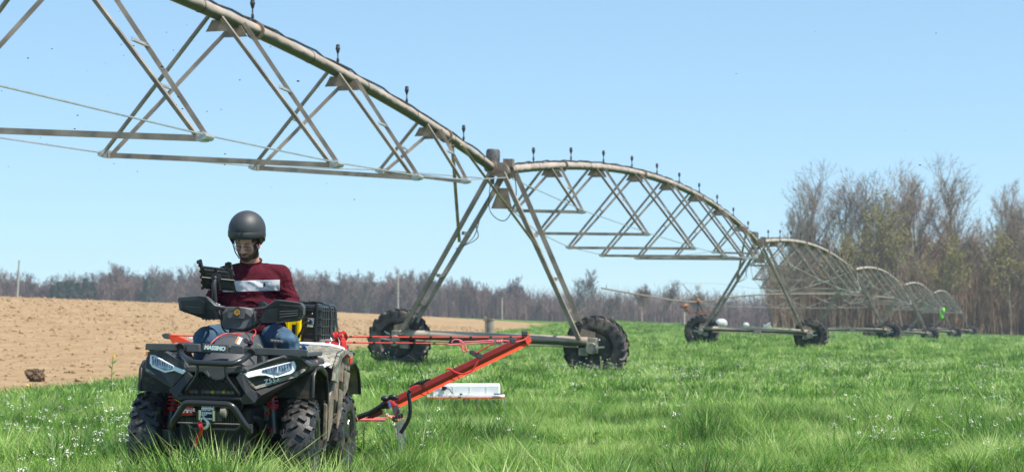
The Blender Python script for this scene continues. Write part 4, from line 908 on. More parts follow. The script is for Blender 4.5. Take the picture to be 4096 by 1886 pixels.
MB().tube([L(812,1632,-.43), L(862,1635,-.43)], .03, 14).build('winch_drum', 'steel', wn, 50)
for i in range(8): MB().tube([L(813+i*6,1632,-.43)+Vector((0,.031*math.cos(t*.785),.031*math.sin(t*.785))) for t in range(8)], .0042, 6, closed=True).build('cable_winding', 'chrome', wn, 60)
MB().lathe([(-.02,.02),(-.02,.034),(.012,.036),(.02,.02)], L(897,1648,-.43), 'X', 18).build('winch_gearbox', 'zinc', wn, 40)
MB().tube(catm(ti((813,1662,-.50),(817,1671,-.51),(825,1679,-.51),(832,1691,-.51),(829,1704,-.51),(818,1711,-.51),(805,1706,-.51),(799,1696,-.51)), 5), [.006]*4+[.0085]*12+[.0105]*8+[.0085]*8+[.006]*4, 10).build('winch_hook', 'drl2', wn, 60) if False else None
hp = catm(ti((813,1660,-.50),(817,1671,-.51),(825,1679,-.51),(832,1691,-.51),(829,1704,-.51),(818,1711,-.51),(805,1706,-.51),(799,1696,-.51)), 5)
M['cast'] = mat('silver_cast_hook', (.62,.66,.66), .32, .7, var=.1)
MB().tube(hp, [.006+.0045*math.sin(math.pi*i/(len(hp)-1))**.7 for i in range(len(hp))], 10).build('hook', 'cast', wn, 60)
MB().tube(ti((806,1668,-.515),(804,1690,-.518)), .003, 6).build('hook_latch', 'steel', wn)
for px in (808, 815, 822): MB().tube([L(px,1653,-.487)+Vector((.007*math.cos(t),0,.009*math.sin(t))) for t in np.arange(0, 6.28, .8)], .0026, 5, closed=True).build('chain_link', 'chrome', wn, 60)
def ribbon(pts, w, t=.0025, side=None, n=5):
    P = catm(pts, n); mb = MB(); v = []
    for i, p in enumerate(P):
        d = (P[min(i+1, len(P)-1)]-P[max(i-1, 0)]).normalized(); s = Vector(side) if side else d.cross(Vector((0,1,0)))
        s = (s-d*s.dot(d)).normalized()*w/2; nn = d.cross(s).normalized()*t
        v += [p-s-nn, p+s-nn, p+s+nn, p-s+nn]
    f = [(0,1,2,3), tuple(len(v)-k for k in (1,2,3,4))]
    for i in range(len(P)-1):
        for k in range(4): f.append((i*4+k, i*4+(k+1) % 4, i*4+4+(k+1) % 4, i*4+4+k))
    return mb.add(v, f)
ribbon(ti((798,1684,-.515),(803,1704,-.53),(804,1725,-.52),(790,1752,-.50),(778,1785,-.50)), .023, side=(1,0,.3)).build('hook_strap', 'red', wn, 50)
MB().tube([L(700,1595,-.3), L(728,1612,-.42)], .002, 4).tube([L(733,1609,-.45), L(712,1628,-.44)], .0022, 4).build('cable_tie', 'yellow', wn)
# suspension struts
def shock(top, bot, coils, label=None):
    s = bpy.data.objects.new('shock_absorber', None); COL.objects.link(s); s.parent = quad; a, b = top, bot; m = a.lerp(b, .42); d = (b-a).normalized(); x = d.orthogonal().normalized(); y = d.cross(x)
    MB().tube([a, m], .014, 10).tube([m, b], .026, 14).build('damper', 'zinc_dark', s, 50)
    n = coils*14; MB().tube([a.lerp(m, i/n)+(x*math.cos(i*2*math.pi/14)+y*math.sin(i*2*math.pi/14))*.033 for i in range(n+1)], .0058, 6).build('coil_spring', 'red', s, 60)
    MB().lathe([(-.012,.02),(-.012,.038),(.012,.038),(.012,.02)], m, 'Z', 14).ball(b+Vector((-.02,-.02,.02)), .014, 8, 6).ball(b.lerp(m,.75)+Vector((-.03,-.015,0)), .014, 8, 6).build('damper_collar', 'red', s, 40)
M['zinc_dark'] = mat('grey_damper_body', (.10,.11,.12), .35, .5, var=.2, spots=((.2,.17,.12), 12, .62))
shock(L(1084,1548,-.02), L(1100,1732,-.06), 5); shock(L(700,1575,-.02), L(672,1712,-.06), 4)
part('arm_guard', [(640,1713),(694,1716),(698,1775),(632,1775)], .02, 'grey', .006, y=-.2)
for dx in (0, 18, 36): part('guard_rib', [(648+dx,1722),(654+dx,1722),(652+dx,1765),(644+dx,1765)], .008, 'blk', .002, y=-.21)
MB().tube(ti((705,1748,-.2),(775,1734,-.3)), .009, 8).ball(L(778,1733,-.3), .013, 8, 6).build('tie_rod', 'steelblk', quad, 60)
MB().tube(catm(ti((1000,1668,-.2),(1035,1680,-.15),(1050,1720,-.1),(1090,1765,0)), 6), .028, 10).build('axle_boot', 'blk', quad, 60)
MB().box(L(1050,1655,.1), (.10,.05,.12)).build('fluid_reservoir', 'whitish', quad, bevel=.01) if False else MB().box(L(1052,1650,.1), (.07,.05,.1)).build('fluid_reservoir', mat('cream_plastic', (.45,.45,.36), .5), quad, bevel=.01)
# front rack
part('front_rack', [(583,1372),(735,1374),(746,1373),(746,1402),(580,1398)], .035, 'grey', .003, y=-.30)
part('front_rack', [(972,1388),(1199,1396),(1221,1397),(1228,1400),(1231,1424),(1016,1417),(972,1415)], .035, 'grey', .003, y=-.30)
part('front_rack', [(746,1372),(795,1374),(799,1407),(744,1405)], .05, 'grey', .004, y=-.33)
part('front_rack', [(926,1378),(968,1382),(973,1388),(972,1415),(912,1411)], .05, 'grey', .004, y=-.33)
part('front_rack', [(795,1382),(930,1388),(925,1408),(797,1402)], .03, 'blk', .003, y=-.29)
part('badge_plate', [(811,1372),(912,1377),(909,1412),(808,1407)], .03, 'grey', .003, y=-.345)
c = L(859, 1391, -.349); MB().text('MASSIMO', .0345, Matrix.Translation(c) @ Matrix.Rotation(R(2.2), 4, 'Y') @ Matrix.Rotation(R(90), 4, 'X') @ Matrix.Diagonal((.98,1,1,1)), .0035, .16, .93, .0022).build('badge_lettering', 'chrome', quad)
a = LP([(583,1372),(1231,1400)], -.30)
for x in (a[0].x+.03, a[1].x-.03): MB().box((x,-.03,.945), (.035,.52,.028)).build('rack_side_rail', 'grey', quad, bevel=.006)
for y in (-.18,-.04,.10,.22): MB().tube([(a[0].x+.02,y,.935),(-.18 if y > .0 else a[1].x-.02,y,.935)], .011, 8).build('rack_tube', 'steelblk', quad, 60)
MB().tube([(a[1].x-.02,.1,.935),(.2,.1,.935)], .011, 8).build('rack_tube', 'steelblk', quad, 60)
for px, py in ((720,1388),(1004,1409)): MB().tube([L(px,py,-.335)+Vector((.026*math.cos(t),0,.024*math.sin(t))) for t in np.arange(-.3,3.5,.3)], .005, 6).lathe([(-.002,.001),(-.002,.022),(.01,.022)], L(px,py+2,-.328), 'Y', 12).build('tube_socket', 'dark', quad, 60)
for x in (-.26, .26): MB().box((x,-.22,.89), (.03,.04,.12)).build('rack_support', 'steelblk', quad)
# hood / instrument hump
sec = []
for y, zt, hw, zb in ((-.27,.88,.13,.80),(-.18,.955,.165,.80),(-.06,1.02,.175,.80),(.08,1.06,.17,.8),(.22,1.07,.15,.8),(.36,1.02,.13,.8)):
    sec.append([(-hw-.03,y,zb),(-hw,y,zb+(zt-zb)*.55),(-hw*.62,y,zt-.012),(-hw*.2,y,zt),(hw*.3,y,zt),(hw*.70,y,zt-.014),(hw*1.0,y,zb+(zt-zb)*.5),(hw+.04,y,zb)])
v = [p for s in sec for p in s]; n = 8; f = [(i*n+k, i*n+k+1, (i+1)*n+k+1, (i+1)*n+k) for i in range(5) for k in range(7)]+[tuple(range(n)), tuple(5*n+k for k in range(n))]
MB().add([Vector(p)+Vector((.04,0,0)) for p in v], f).build('hood', 'grey', quad, 28)
part('hood_camouflage', [(1016,1383),(1028,1371),(1044,1380),(1050,1390),(1030,1391)], .01, 'camo', .002, y=-.08)
c = L(955, 1361, -.1)
Rm = Matrix.Rotation(R(-18), 4, 'Y').inverted() @ Matrix.Rotation(R(-50), 4, 'X')
def flat(name, w, h, c, m, dz=0, rot=None, t=.002, par=None, bevel=0): 
    mt = Matrix.Translation(c) @ (rot or Rm); mb = MB(); mb.box((0,dz,0), (w,t,h)); mb.v = [mt @ p for p in mb.v]; return mb.build(name, m, par or quad, bevel=bevel)
Rm = Matrix.Rotation(R(18), 4, 'Y') @ Matrix.Rotation(R(-28), 4, 'X')
flat('warning_sticker', .032, .052, c, 'white', 0, bevel=.001); M['stickor'] = mat('orange_print', (.85,.33,.02), .5)
mt = Matrix.Translation(c) @ Rm; mb = MB().box((-.009,-.002,0), (.011,.001,.046)); mb.v = [mt @ p for p in mb.v]; mb.build('sticker_print', 'stickor', quad)
mb = MB().text('CAUTION', .009, Matrix.Translation((-.009,-.003,0)) @ Matrix.Rotation(R(90), 4, 'Y') @ Matrix.Rotation(R(90), 4, 'X'), .0003); mb.v = [mt @ p for p in mb.v]; mb.build('sticker_lettering', 'redlab', quad)
MB().lathe([(-.03,.016),(-.008,.018),(-.006,.02),(.0,.02),(.002,.017)][::-1], L(987,1361,-.13), 'Y', 18, Matrix.Rotation(R(0),3,'X')).build('fuel_cap', 'grey', quad, 35)
MB().tube(ti((1005,1370,-.10),(998,1375,-.12)), .016, 12).build('ignition_switch', 'blk2', quad, 50)
MB().tube([L(1001,1363,-.125)+Vector((.014*math.cos(t),0,.014*math.sin(t))) for t in np.arange(0,6.28,.5)], .002, 5, closed=True).build('ignition_ring', 'red', quad)
MB().tube(catm(ti((1008,1358,-.12),(1013,1345,-.12),(1021,1335,-.1),(1022,1322,-.05),(1014,1316,0),(1000,1322,.05),(975,1333,.08),(940,1334,.02),(905,1333,-.0),(875,1345,-.05),(850,1365,-.1),(838,1380,-.12)), 8), .0035, 6).build('red_wire', 'redlab', quad, 60)
lv = bpy.data.objects.new('grip_lever', None); COL.objects.link(lv); lv.parent = quad
MB().tube(ti((1100,1392,-.15),(1102,1378,-.15),(1104,1370,-.15)), [.011,.010,.018], 10).build('lever_stem', 'grey', lv, 60)
mb = MB(); 
for i, px in enumerate((1088,1100,1112,1124)): mb.ball(L(px,1364+i*1.2,-.15), .0145, 10, 8, (1,1,.95))
mb.tube(ti((1083,1362,-.15),(1130,1367,-.15)), .012, 10).build('lever_grip', 'grey', lv, 60)
MB().tube(ti((1190,1388,-.2),(1192,1374,-.2)), .008, 6).build('lever_stub', 'blk', quad) if False else None
# handlebar
MB().tube(bend(ti((800,1262,.33),(900,1250,.30),(950,1300,.22),(1010,1262,.30),(1150,1272,.33)), .05), .0125, 10).build('handlebar', 'steelblk', quad, 60)
part('handlebar_cover', [(897,1225,.20),(955,1226,.17),(1011,1231,.20),(1012,1270,.17),(1008,1308,.17),(972,1321,.17),(925,1320,.16),(893,1316,.17),(883,1293,.18),(890,1255,.18)], .13, 'grey', .014)
part('cover_panel', [(913,1228,.168),(955,1229,.160),(984,1232,.165),(975,1275,.155),(912,1272,.155),(907,1265,.158)], .02, 'grey', .004)
part('cover_wing', [(1012,1282,.19),(1030,1284,.2),(1042,1293,.22),(1025,1302,.22),(1005,1305,.18)], .03, 'grey', .005)
c = L(949, 1248, .150); hexa = lambda r_, y: [c+Vector((r_*math.sin(k*math.pi/3), y, r_*math.cos(k*math.pi/3))) for k in range(6)]
bd = MB().slab(hexa(.022,-.001), (0,.006,0)).build('hexagon_badge', 'badgeblk', quad) if False else MB().slab(hexa(.0225,-.001), (0,.006,0)).build('hexagon_badge', 'blk2', quad)
M['gold'] = mat('amber_badge', (.85,.42,.02), .35)
MB().tube(hexa(.0195,-.003), .0018, 4, closed=True).build('badge_ring', 'gold', quad); MB().slab(hexa(.0155,-.002), (0,.002,0)).build('badge_field', 'gold', quad)
MB().slab([c+Vector((x*.013,-.0045,z*.013)) for x, z in ((-1,-.6),(-.35,.55),(0,.0),(.35,.6),(.75,.15),(1,-.5),(.6,-.1),(.3,.15),(0,-.45),(-.3,.1),(-.6,-.6))], (0,.001,0)).build('badge_letter', 'blk2', quad)
hl = [(709,1193,.20),(716,1186,.20),(796,1180,.13),(824,1185,.11),(862,1217,.12),(895,1224,.14),(893,1235,.14),(862,1239,.13),(880,1278,.18),(866,1276,.18),(810,1273,.14),(716,1240,.19)]
part('hand_guard', hl, .07, 'grey', .014)
part('hand_guard', [(1014,1231,.14),(1058,1224,.12),(1105,1196,.10),(1204,1210,.14),(1215,1224,.16),(1213,1257,.16),(1195,1282,.17),(1105,1291,.14),(1048,1290,.16),(1034,1280,.18),(1058,1242,.14),(1014,1243,.15)], .07, 'grey', .014)
part('guard_panel', [(720,1200,.172),(798,1196,.105),(818,1207,.09),(812,1255,.1),(790,1258,.11),(728,1234,.165)], .02, 'blk', .004)
part('guard_panel', [(1116,1216,.088),(1198,1222,.128),(1206,1236,.135),(1200,1262,.14),(1118,1282,.115),(1106,1278,.11)], .02, 'blk', .004)
for i in range(3):
    part('guard_rib', [(742+i*4,1224+i*9,.135),(804,1229+i*9,.085),(804,1232+i*9,.085),(744+i*4,1227+i*9,.133)], .006, 'grey', .001)
    part('guard_rib', [(1118,1243+i*11,.08),(1190,1240+i*9,.12),(1190,1243+i*9,.12),(1118,1246+i*11,.08)], .006, 'grey', .001)
for px, py in ((873,1254),(1052,1225)):
    part('lever_clamp', [(px-12,py-18),(px+12,py-14),(px+10,py+14),(px-10,py+16)], .05, 'blk2', .008, y=.24)
MB().tube(bend(ti((886,1224,.25),(876,1240,.24),(880,1264,.24),(868,1270,.24)), .02), .006, 8).build('brake_lever', 'steel', quad, 60)
MB().tube(catm(ti((884,1290,.25),(890,1310,.2),(905,1328,.18),(925,1340,.12)), 6), .006, 6).tube(catm(ti((1035,1296,.25),(1020,1310,.2),(995,1330,.14)), 6), .005, 6).build('brake_hose', 'blk2', quad, 60)
MB().tube(catm(ti((1050,1250,.3),(1048,1275,.26),(1030,1300,.2),(1000,1325,.15)), 6), .006, 6).build('throttle_cable', 'blk2', quad, 60)
part('mirror_clamp', [(1035,1203),(1055,1203),(1058,1225),(1034,1228)], .04, 'blk2', .006, y=.28)
MB().box((0,.22,1.04), (.10,.10,.12)).build('steering_stem', 'dark', quad, bevel=.01)
# seat, rear rack
MB().box((0,.92,.86), (.28,.72,.12)).build('seat', 'blk', quad, bevel=.04)
MB().box((0,1.5,.90), (.9,.05,.05)).box((0,1.2,.9), (.9,.04,.04)).box((-.44,1.4,.9), (.05,.55,.06)).box((.44,1.4,.92), (.05,.6,.12)).box((0,1.4,.9), (.05,.5,.04)).build('rear_rack', 'grey', quad, bevel=.008)
MB().slab([(-.5,1.08,.84),(.49,1.08,.84),(.49,1.08,.96),(-.5,1.08,.96)], (0,.03,0)).build('rear_rack_panel', 'grey', quad, bevel=.006)
part('turn_signal', [(1248,1438),(1268,1440),(1268,1459),(1248,1456)], .03, 'amber', .004, y=.05); part('turn_signal', [(584,1402),(592,1403),(590,1420),(583,1420)], .03, 'amber', .003, y=.05)
part('fender_edge', [(1236,1432,.0),(1262,1462,.06),(1292,1474,.20),(1309,1508,.38),(1303,1512,.38),(1284,1484,.2),(1240,1476,.0)], .05, 'blk', .005)
part('fender_top', [(1120,1418,-.1),(1225,1422,-.1),(1262,1440,.05),(1262,1462,.05),(1215,1440,-.1)], .3, 'blk', .01)
part('fender_top', [(588,1404,-.05),(700,1402,-.1),(690,1415,-.1),(590,1424,-.05)], .3, 'blk', .01)
MB().slab(LP([(1260,1454,.42),(1312,1450,.5),(1322,1457,.5),(1300,1468,.46),(1272,1472,.42)]), (0,.04,0)).build('red_white_decal_panel', 'white', quad, bevel=.006)
MB().tube(ti((1268,1461,.41),(1312,1457,.48)), .002, 4).build('decal_stripe', 'redlab', quad)
# ------------------------------------------------------------------ rider
def fuse(mb, voxel, it=4, name='t'):
    me = bpy.data.meshes.new(name); me.from_pydata([tuple(p) for p in mb.v], [], mb.f)
    bm = bmesh.new(); bm.from_mesh(me); bmesh.ops.remove_doubles(bm, verts=bm.verts, dist=1e-6); bmesh.ops.recalc_face_normals(bm, faces=bm.faces); bm.to_mesh(me); bm.free()
    o = bpy.data.objects.new('t', me); TS = bpy.data.scenes.new('work'); TS.collection.objects.link(o)
    r = o.modifiers.new('r', 'REMESH'); r.mode = 'VOXEL'; r.voxel_size = voxel
    s = o.modifiers.new('s', 'SMOOTH'); s.iterations = it; s.factor = .5
    with bpy.context.temp_override(scene=TS, view_layer=TS.view_layers[0]):
        dg = bpy.context.evaluated_depsgraph_get(); out = bpy.data.meshes.new_from_object(o.evaluated_get(dg))
    bpy.data.objects.remove(o); bpy.data.scenes.remove(TS)
    return out
HO = L(1020, 1345, 1.0)
man = thing('person', 'man in a matt black helmet and maroon striped shirt riding the quad bike, looking down', 'person', base=QM, off=tuple(HO))
def put(me, name, m, smooth=True):
    me.name = name; me.transform(Matrix.Translation(-HO)); me.materials.clear(); me.materials.append(M[m] if isinstance(m, str) else m)
    if smooth: me.polygons.foreach_set('use_smooth', [True]*len(me.polygons))
    o = bpy.data.objects.new(name, me); COL.objects.link(o); o.parent = man; return o
J = dict(chest=L(1010,1146,.93), belly=L(1012,1235,.95), hip=L(1020,1325,1.02), neck=L(1002,1043,.90), shl=L(905,1096,.91), shr=L(1122,1094,.91),
  ell=L(844,1212,.93), elr=L(1166,1218,.93), hal=L(838,1258,.42), har=L(1106,1258,.40), hil=L(965,1342,1.02), hir=L(1082,1345,1.02), knl=L(822,1354,.50), knr=L(1146,1367,.50))
J['ftl'] = Vector((-.33,.62,.40)); J['ftr'] = Vector((.33,.62,.40))
# head frame
HC = L(989, 966, .80); HR = Matrix.Rotation(R(-6), 3, 'Z') @ Matrix.Rotation(R(27), 3, 'X'); hd = lambda x, y, z: HC+HR @ Vector((x, y, z))
mb = MB()
mb.ball(hd(0,.012,.035), .09, 20, 14, (.85,1.03,1.0), HR)                       # skull
mb.ball(hd(0,-.03,-.03), .07, 16, 12, (.93,.85,1.0), HR)
mb.cone2(hd(-.03,-.02,-.05), hd(-.012,-.068,-.088), .036, .022); mb.cone2(hd(.03,-.02,-.05), hd(.012,-.068,-.088), .036, .022); mb.ball(hd(0,-.070,-.090), .023, 12, 8, (1.15,1,1), HR)
for s in (-1, 1):
    mb.ball(hd(s*.036,-.062,-.022), .026, 12, 8, (1,.9,1), HR)                  # cheeks
    mb.cone2(hd(s*.012,-.084,.022), hd(s*.045,-.072,.024), .010, .009)           # brows
    mb.ball(hd(s*.031,-.074,.004), .0145, 10, 8)                                 # closed lids over the eyes
    mb.ball(hd(s*.0125,-.097,-.035), .0085, 8, 6)                                # nostril wings
    mb.ball(hd(s*.079,.015,-.005), .022, 10, 8, (.35,.7,1.1), HR)                # ears
mb.cone2(hd(0,-.084,.016), hd(0,-.109,-.031), .0095, .0150); mb.ball(hd(0,-.084,-.058), .018, 12, 8, (1.5,.7,.9), HR)
mb.cone2(hd(0,.02,-.06), J['neck']+Vector((0,.02,-.03)), .058, .064, 18)
def trunk(mb, k, arms=True):
    mb.ball(J['chest'], .195+k, 24, 16, (1.02,.62,.86)); mb.ball(J['belly'], .195+k, 24, 16, (1.17,.74,1.0)); mb.ball(J['hip'], .18+k, 24, 14, (1.1,.85,.75))
    mb.cone2(J['shl'], J['neck']+Vector((-.03,.03,-.060)), .058+k, .050+k*.4); mb.cone2(J['shr'], J['neck']+Vector((.03,.03,-.060)), .058+k, .050+k*.4)
    mb.cone2(J['shl']+Vector((.05,0,-.06)), J['shr']+Vector((-.05,0,-.06)), .085+k, .085+k)
    for a, e, h in (('shl','ell','hal'), ('shr','elr','har')):
        w_ = J[e].lerp(J[h], .82); mb.cone2(J[a], J[e], .058+k, .047+k); mb.cone2(J[e], w_, .045+k, .031+k*.7)
def legs(mb, k):
    for h, n, f in (('hil','knl','ftl'), ('hir','knr','ftr')):
        mb.cone2(J[h], J[n], .092+k, .070+k, 16); mb.cone2(J[n], J[f], .066+k, .042+k, 14)
trunk(mb, 0); legs(mb, 0)
for s, h, e in ((-1,'hal','ell'), (1,'har','elr')):                               # hands closed round the grips
    H_ = J[h]; w_ = J[e].lerp(H_, .82); mb.cone2(w_, H_+Vector((0,.02,.02)), .028, .030)
    mb.ball(H_+Vector((0,.0,.018)), .034, 12, 8, (1.15,1,.62))
    for i, (dx, ln) in enumerate(((-.033,.92),(-.011,1.05),(.011,1.0),(.033,.82))):
        a = H_+Vector((dx,-.025,.022)); b = a+Vector((0,-.030*ln,-.014)); c = b+Vector((0,-.002,-.030*ln)); d_ = c+Vector((0,.022*ln,-.010))
        mb.cone2(a, b, .0098, .009); mb.cone2(b, c, .009, .0085); mb.cone2(c, d_, .0085, .0078)
    a = H_+Vector((-s*.036,.01,.006)); b = a+Vector((-s*.012,-.022,-.022)); c = b+Vector((s*.010,-.022,-.012)); mb.cone2(a, b, .013, .0105); mb.cone2(b, c, .0105, .0085)
for f in ('ftl', 'ftr'): mb.cone2(J[f], J[f]+Vector((0,-.13,-.03)), .04, .034)
body = fuse(mb, .0052, 3); body_o = put(body.copy(), 'body', 'skin'); bverts = [v.co.copy() for v in body.vertices]
# shirt
mb = MB(); trunk(mb, .014); mb.ball(J['hip']+Vector((0,-.02,.03)), .2, 22, 14, (1.12,.95,.55))
mb.cone2(J['neck']+Vector((0,.015,-.07)), J['neck']+Vector((0,.018,-.005)), .084, .070, 20)
for e, h in (('ell','hal'), ('elr','har')): w_ = J[e].lerp(J[h], .86); mb.cone2(J[e], w_, .057, .041)
sh = fuse(mb, .0075, 6)
bmx = bmesh.new(); bmx.from_mesh(sh)                                            # neck opening
def op(p): r_ = p-J['neck']; return r_.z > .008+.38*(r_.y-.01) and abs(r_.x) < .10 and r_.y < .10
bmesh.ops.delete(bmx, geom=[v for v in bmx.verts if op(v.co)], context='VERTS'); bmx.to_mesh(sh); bmx.free()
NRM = [v.normal.copy() for v in sh.vertices]
for v, nr in zip(sh.vertices, NRM):                                                           # creases
    p = v.co; a = 0
    q = Vector((p.x*7+p.z*4, p.y*7, p.z*9)); n1 = noise.noise(q); n2 = noise.noise(Vector((p.x*16+5, p.y*16, p.z*11-p.x*9)))
    side = min(1, max(.25, (J['neck'].z-.06-p.z)/.22)); n3 = noise.noise(Vector((p.x*11+n1*1.6, p.y*9, p.z*6+p.x*8+n1*2))); fold = (max(0, 1-abs(n3)*3.2)**2*.013+max(0, 1-abs(n2)*3.5)**2*.005)*side-.008-abs(n1)*.012
    v.co += nr*(fold+.006)
shn = put(sh, 'shirt', None or 'skin')
def shirt_mat():
    m = mat('maroon_knit', (.078,.009,.018), .9, var=.12, vscale=30, bump=.04, bscale=250); t = m.node_tree; b = t.nodes['Principled BSDF']; src = b.inputs['Base Color'].links[0].from_socket
    tc = [n for n in t.nodes if n.type == 'TEX_COORD'][0]; sx = t.nodes.new('ShaderNodeSeparateXYZ'); t.links.new(tc.outputs['Object'], sx.inputs[0])
    def band(sock, lo, hi):
        a = t.nodes.new('ShaderNodeMath'); a.operation = 'GREATER_THAN'; a.inputs[1].default_value = lo; b_ = t.nodes.new('ShaderNodeMath'); b_.operation = 'LESS_THAN'; b_.inputs[1].default_value = hi
        c = t.nodes.new('ShaderNodeMath'); c.operation = 'MULTIPLY'; t.links.new(sock, a.inputs[0]); t.links.new(sock, b_.inputs[0]); t.links.new(a.outputs[0], c.inputs[0]); t.links.new(b_.outputs[0], c.inputs[1]); return c.outputs[0]
    A = L(1114,1117,.80)-HO; B_ = L(1114,1160,.80)-HO; C_ = L(945,1122,.80)-HO; D_ = L(945,1162,.80)-HO; k = (A.z-C_.z)/(A.x-C_.x)
    sl = t.nodes.new('ShaderNodeMath'); sl.operation = 'MULTIPLY_ADD'; sl.inputs[1].default_value = -k; t.links.new(sx.outputs['X'], sl.inputs[0]); t.links.new(sx.outputs['Z'], sl.inputs[2])
    zb = band(sl.outputs[0], B_.z-k*B_.x, A.z-k*A.x); xb = band(sx.outputs['X'], J['shl'].x-HO.x-.01, L(1116,1140,.82).x-HO.x)
    mm = t.nodes.new('ShaderNodeMath'); mm.operation = 'MULTIPLY'; t.links.new(zb, mm.inputs[0]); t.links.new(xb, mm.inputs[1])
    mx = t.nodes.new('ShaderNodeMix'); mx.data_type = 'RGBA'; t.links.new(mm.outputs[0], mx.inputs[0]); t.links.new(src, mx.inputs[6]); mx.inputs[7].default_value = (.6,.61,.66,1); b.inputs['Specular IOR Level'].default_value = .15; t.links.new(mx.outputs[2], b.inputs['Base Color'])
    return m
M['shirt'] = shirt_mat(); sh.materials.clear(); sh.materials.append(M['shirt'])
from mathutils.bvhtree import BVHTree
bv = BVHTree.FromPolygons([v.co for v in sh.vertices], [tuple(p.vertices) for p in sh.polygons])
def on_shirt(px, py):
    a = CAMO-HO; d = (L(px, py, .8)-CAMO).normalized(); hit = bv.ray_cast(a, d)[0]; return (hit if hit else L(px,py,.8)-HO)+HO
def decal(pts, name, m, lift=.002):
    P = [on_shirt(*p) for p in pts]; MB().slab([p+Vector((0,-lift,0)) for p in P], (0,lift*.6,0)).build(name, m, man)
decal([(1054,1132),(1058,1129),(1060,1133),(1063,1139),(1060,1141),(1062,1147),(1058,1146),(1056,1149),(1053,1145),(1055,1140),(1052,1138)], 'chest_emblem', 'blue_dark' if 'blue_dark' in M else 'blk2')
for a, b in (((1027,1118),(1027,1168)), ((1027,1168),(1055,1174)), ((1055,1174),(1086,1168)), ((1086,1168),(1087,1120)), ((1028,1122),(1086,1125))):
    MB().tube([on_shirt(*[a[k]+(b[k]-a[k])*t for k in (0, 1)])+Vector((0,-.001,0)) for t in (0,.25,.5,.75,1)], .0012, 4).build('pocket_seam', 'denimseam' if 'denimseam' in M else 'shirt', man)
# collar ribbing
cr = [J['neck']+Vector((.074*math.cos(a), .014+.070*math.sin(a), .001+.38*(.004+.070*math.sin(a)))) for a in np.arange(0, 6.28, .3)]
MB().tube(cr, .0055, 8, closed=True).build('collar', 'shirt', man, 60)
# jeans
mb = MB(); legs(mb, .013); mb.ball(J['hip']+Vector((0,.02,-.06)), .19, 22, 14, (1.15,1,.6)); 
for a, b in (('hil','knl'), ('hir','knr')): mb.cone2(J[a]+Vector((0,-.03,-.015)), J[b]+Vector((0,.05,-.02)), .10, .08)
jn = fuse(mb, .0085, 5)
NRM = [v.normal.copy() for v in jn.vertices]
for v, nr in zip(jn.vertices, NRM):
    p = v.co; v.co += nr*(-abs(noise.noise(Vector((p.x*8, p.y*5+p.z*6, p.z*8))))*.022-abs(noise.noise(Vector((p.x*20, p.y*14, p.z*18))))*.007+.006)
put(jn, 'jeans', 'denim')
for s in (-1, 1): MB().cone2(J['ftl' if s < 0 else 'ftr']+Vector((0,.03,-.005)), J['ftl' if s < 0 else 'ftr']+Vector((0,-.15,-.03)), .052, .042).build('shoe', 'blk', man, 60)
# beard, moustache, brows, hair: shells and short strands over the face
bm_ = bmesh.new(); bm_.from_mesh(body); HI = HR.inverted()
def loc(p): return HI @ (p-HC)
def beardy(q):
    if q.y > .035 or abs(q.x) > .085 or q.z < -.125: return False
    jaw = q.z < -.060 and not (abs(q.x) < .020 and q.z > -.074)
    side = abs(q.x) > .056 and -.10 < q.z < .0 and -.05 < q.y < .012
    lowc = abs(q.x) > .040 and q.z < -.052-.5*max(0,.062-abs(q.x))
    must = q.y < -.072 and -.0555 < q.z < -.0475 and abs(q.x) < .028
    chin = q.z < -.076
    return (side or lowc or (jaw and chin) or must or (jaw and abs(q.x) > .026 and q.z < -.064)) and q.y < .03 and q.z > -.118
vid = {}; vv = []; ff = []
for f_ in bm_.faces:
    if beardy(loc(f_.calc_center_median())) and (loc(f_.calc_center_median()).z > -.12):
        idx = []
        for v in f_.verts:
            if v.index not in vid: vid[v.index] = len(vv); vv.append(v.co+v.normal*(.0035+.004*abs(noise.noise(v.co*90))))
            idx.append(vid[v.index])
        ff.append(tuple(idx))
MB_ = MB(); MB_.v = vv; MB_.f = ff; MB_.build('beard', 'hair', man, 180, fix=False)
st_ = MB(); rnd = random.Random(3)
for i in range(len(ff)):
    for _ in range(2):
        c = sum((vv[k] for k in ff[i]), Vector())/len(ff[i])+Vector((rnd.gauss(0,.002), 0, rnd.gauss(0,.002))); o_ = (c-HC).normalized(); e = (o_*.6+Vector((rnd.gauss(0,.3), rnd.gauss(0,.2), -.8))).normalized()*rnd.uniform(.004,.010); s = e.cross(Vector((0,1,0))).normalized()*.0008
        st_.add([c-s, c+s, c+e], [(0,1,2)])
M['beardhair'] = mat('brown_beard_strands', (.10,.055,.03), .6, var=.6, vscale=60)
tag(st_.build('beard_strands', 'beardhair', man, fix=False), kind='stuff'); bm_.free()
def onface(x, z, d=.002):                        # a point on the face at head coordinates x, z
    a = hd(x, -.3, z); dr = HR @ Vector((0,1,0)); h = fbv.ray_cast(a, dr); return (h[0] if h[0] else hd(x,-.09,z))-dr*d
fbv = BVHTree.FromPolygons([v.co for v in body.vertices], [tuple(p.vertices) for p in body.polygons])
for s in (-1, 1):
    P = [onface(s*x, z, .0025) for x, z in ((.013,.0235),(.024,.0265),(.036,.0275),(.049,.0225))]
    MB().tube(catm(P, 4), [.0024]*4+[.0034]*5+[.0026]*3+[.0012], 8, flat=1.0).build('eyebrow', 'hair', man, 60)
    P = [onface(s*x, z, .0008) for x, z in ((.018,-.003),(.025,-.008),(.033,-.0095),(.044,-.005))]
    MB().tube(catm(P, 4), .0016, 6).build('eyelashes', 'hair', man, 60)
    MB().tube(catm([onface(s*x, z, .0004) for x, z in ((.018,.006),(.028,.011),(.040,.010),(.047,.004))], 4), .0009, 5).build('eyelid_crease', 'lip', man, 60)
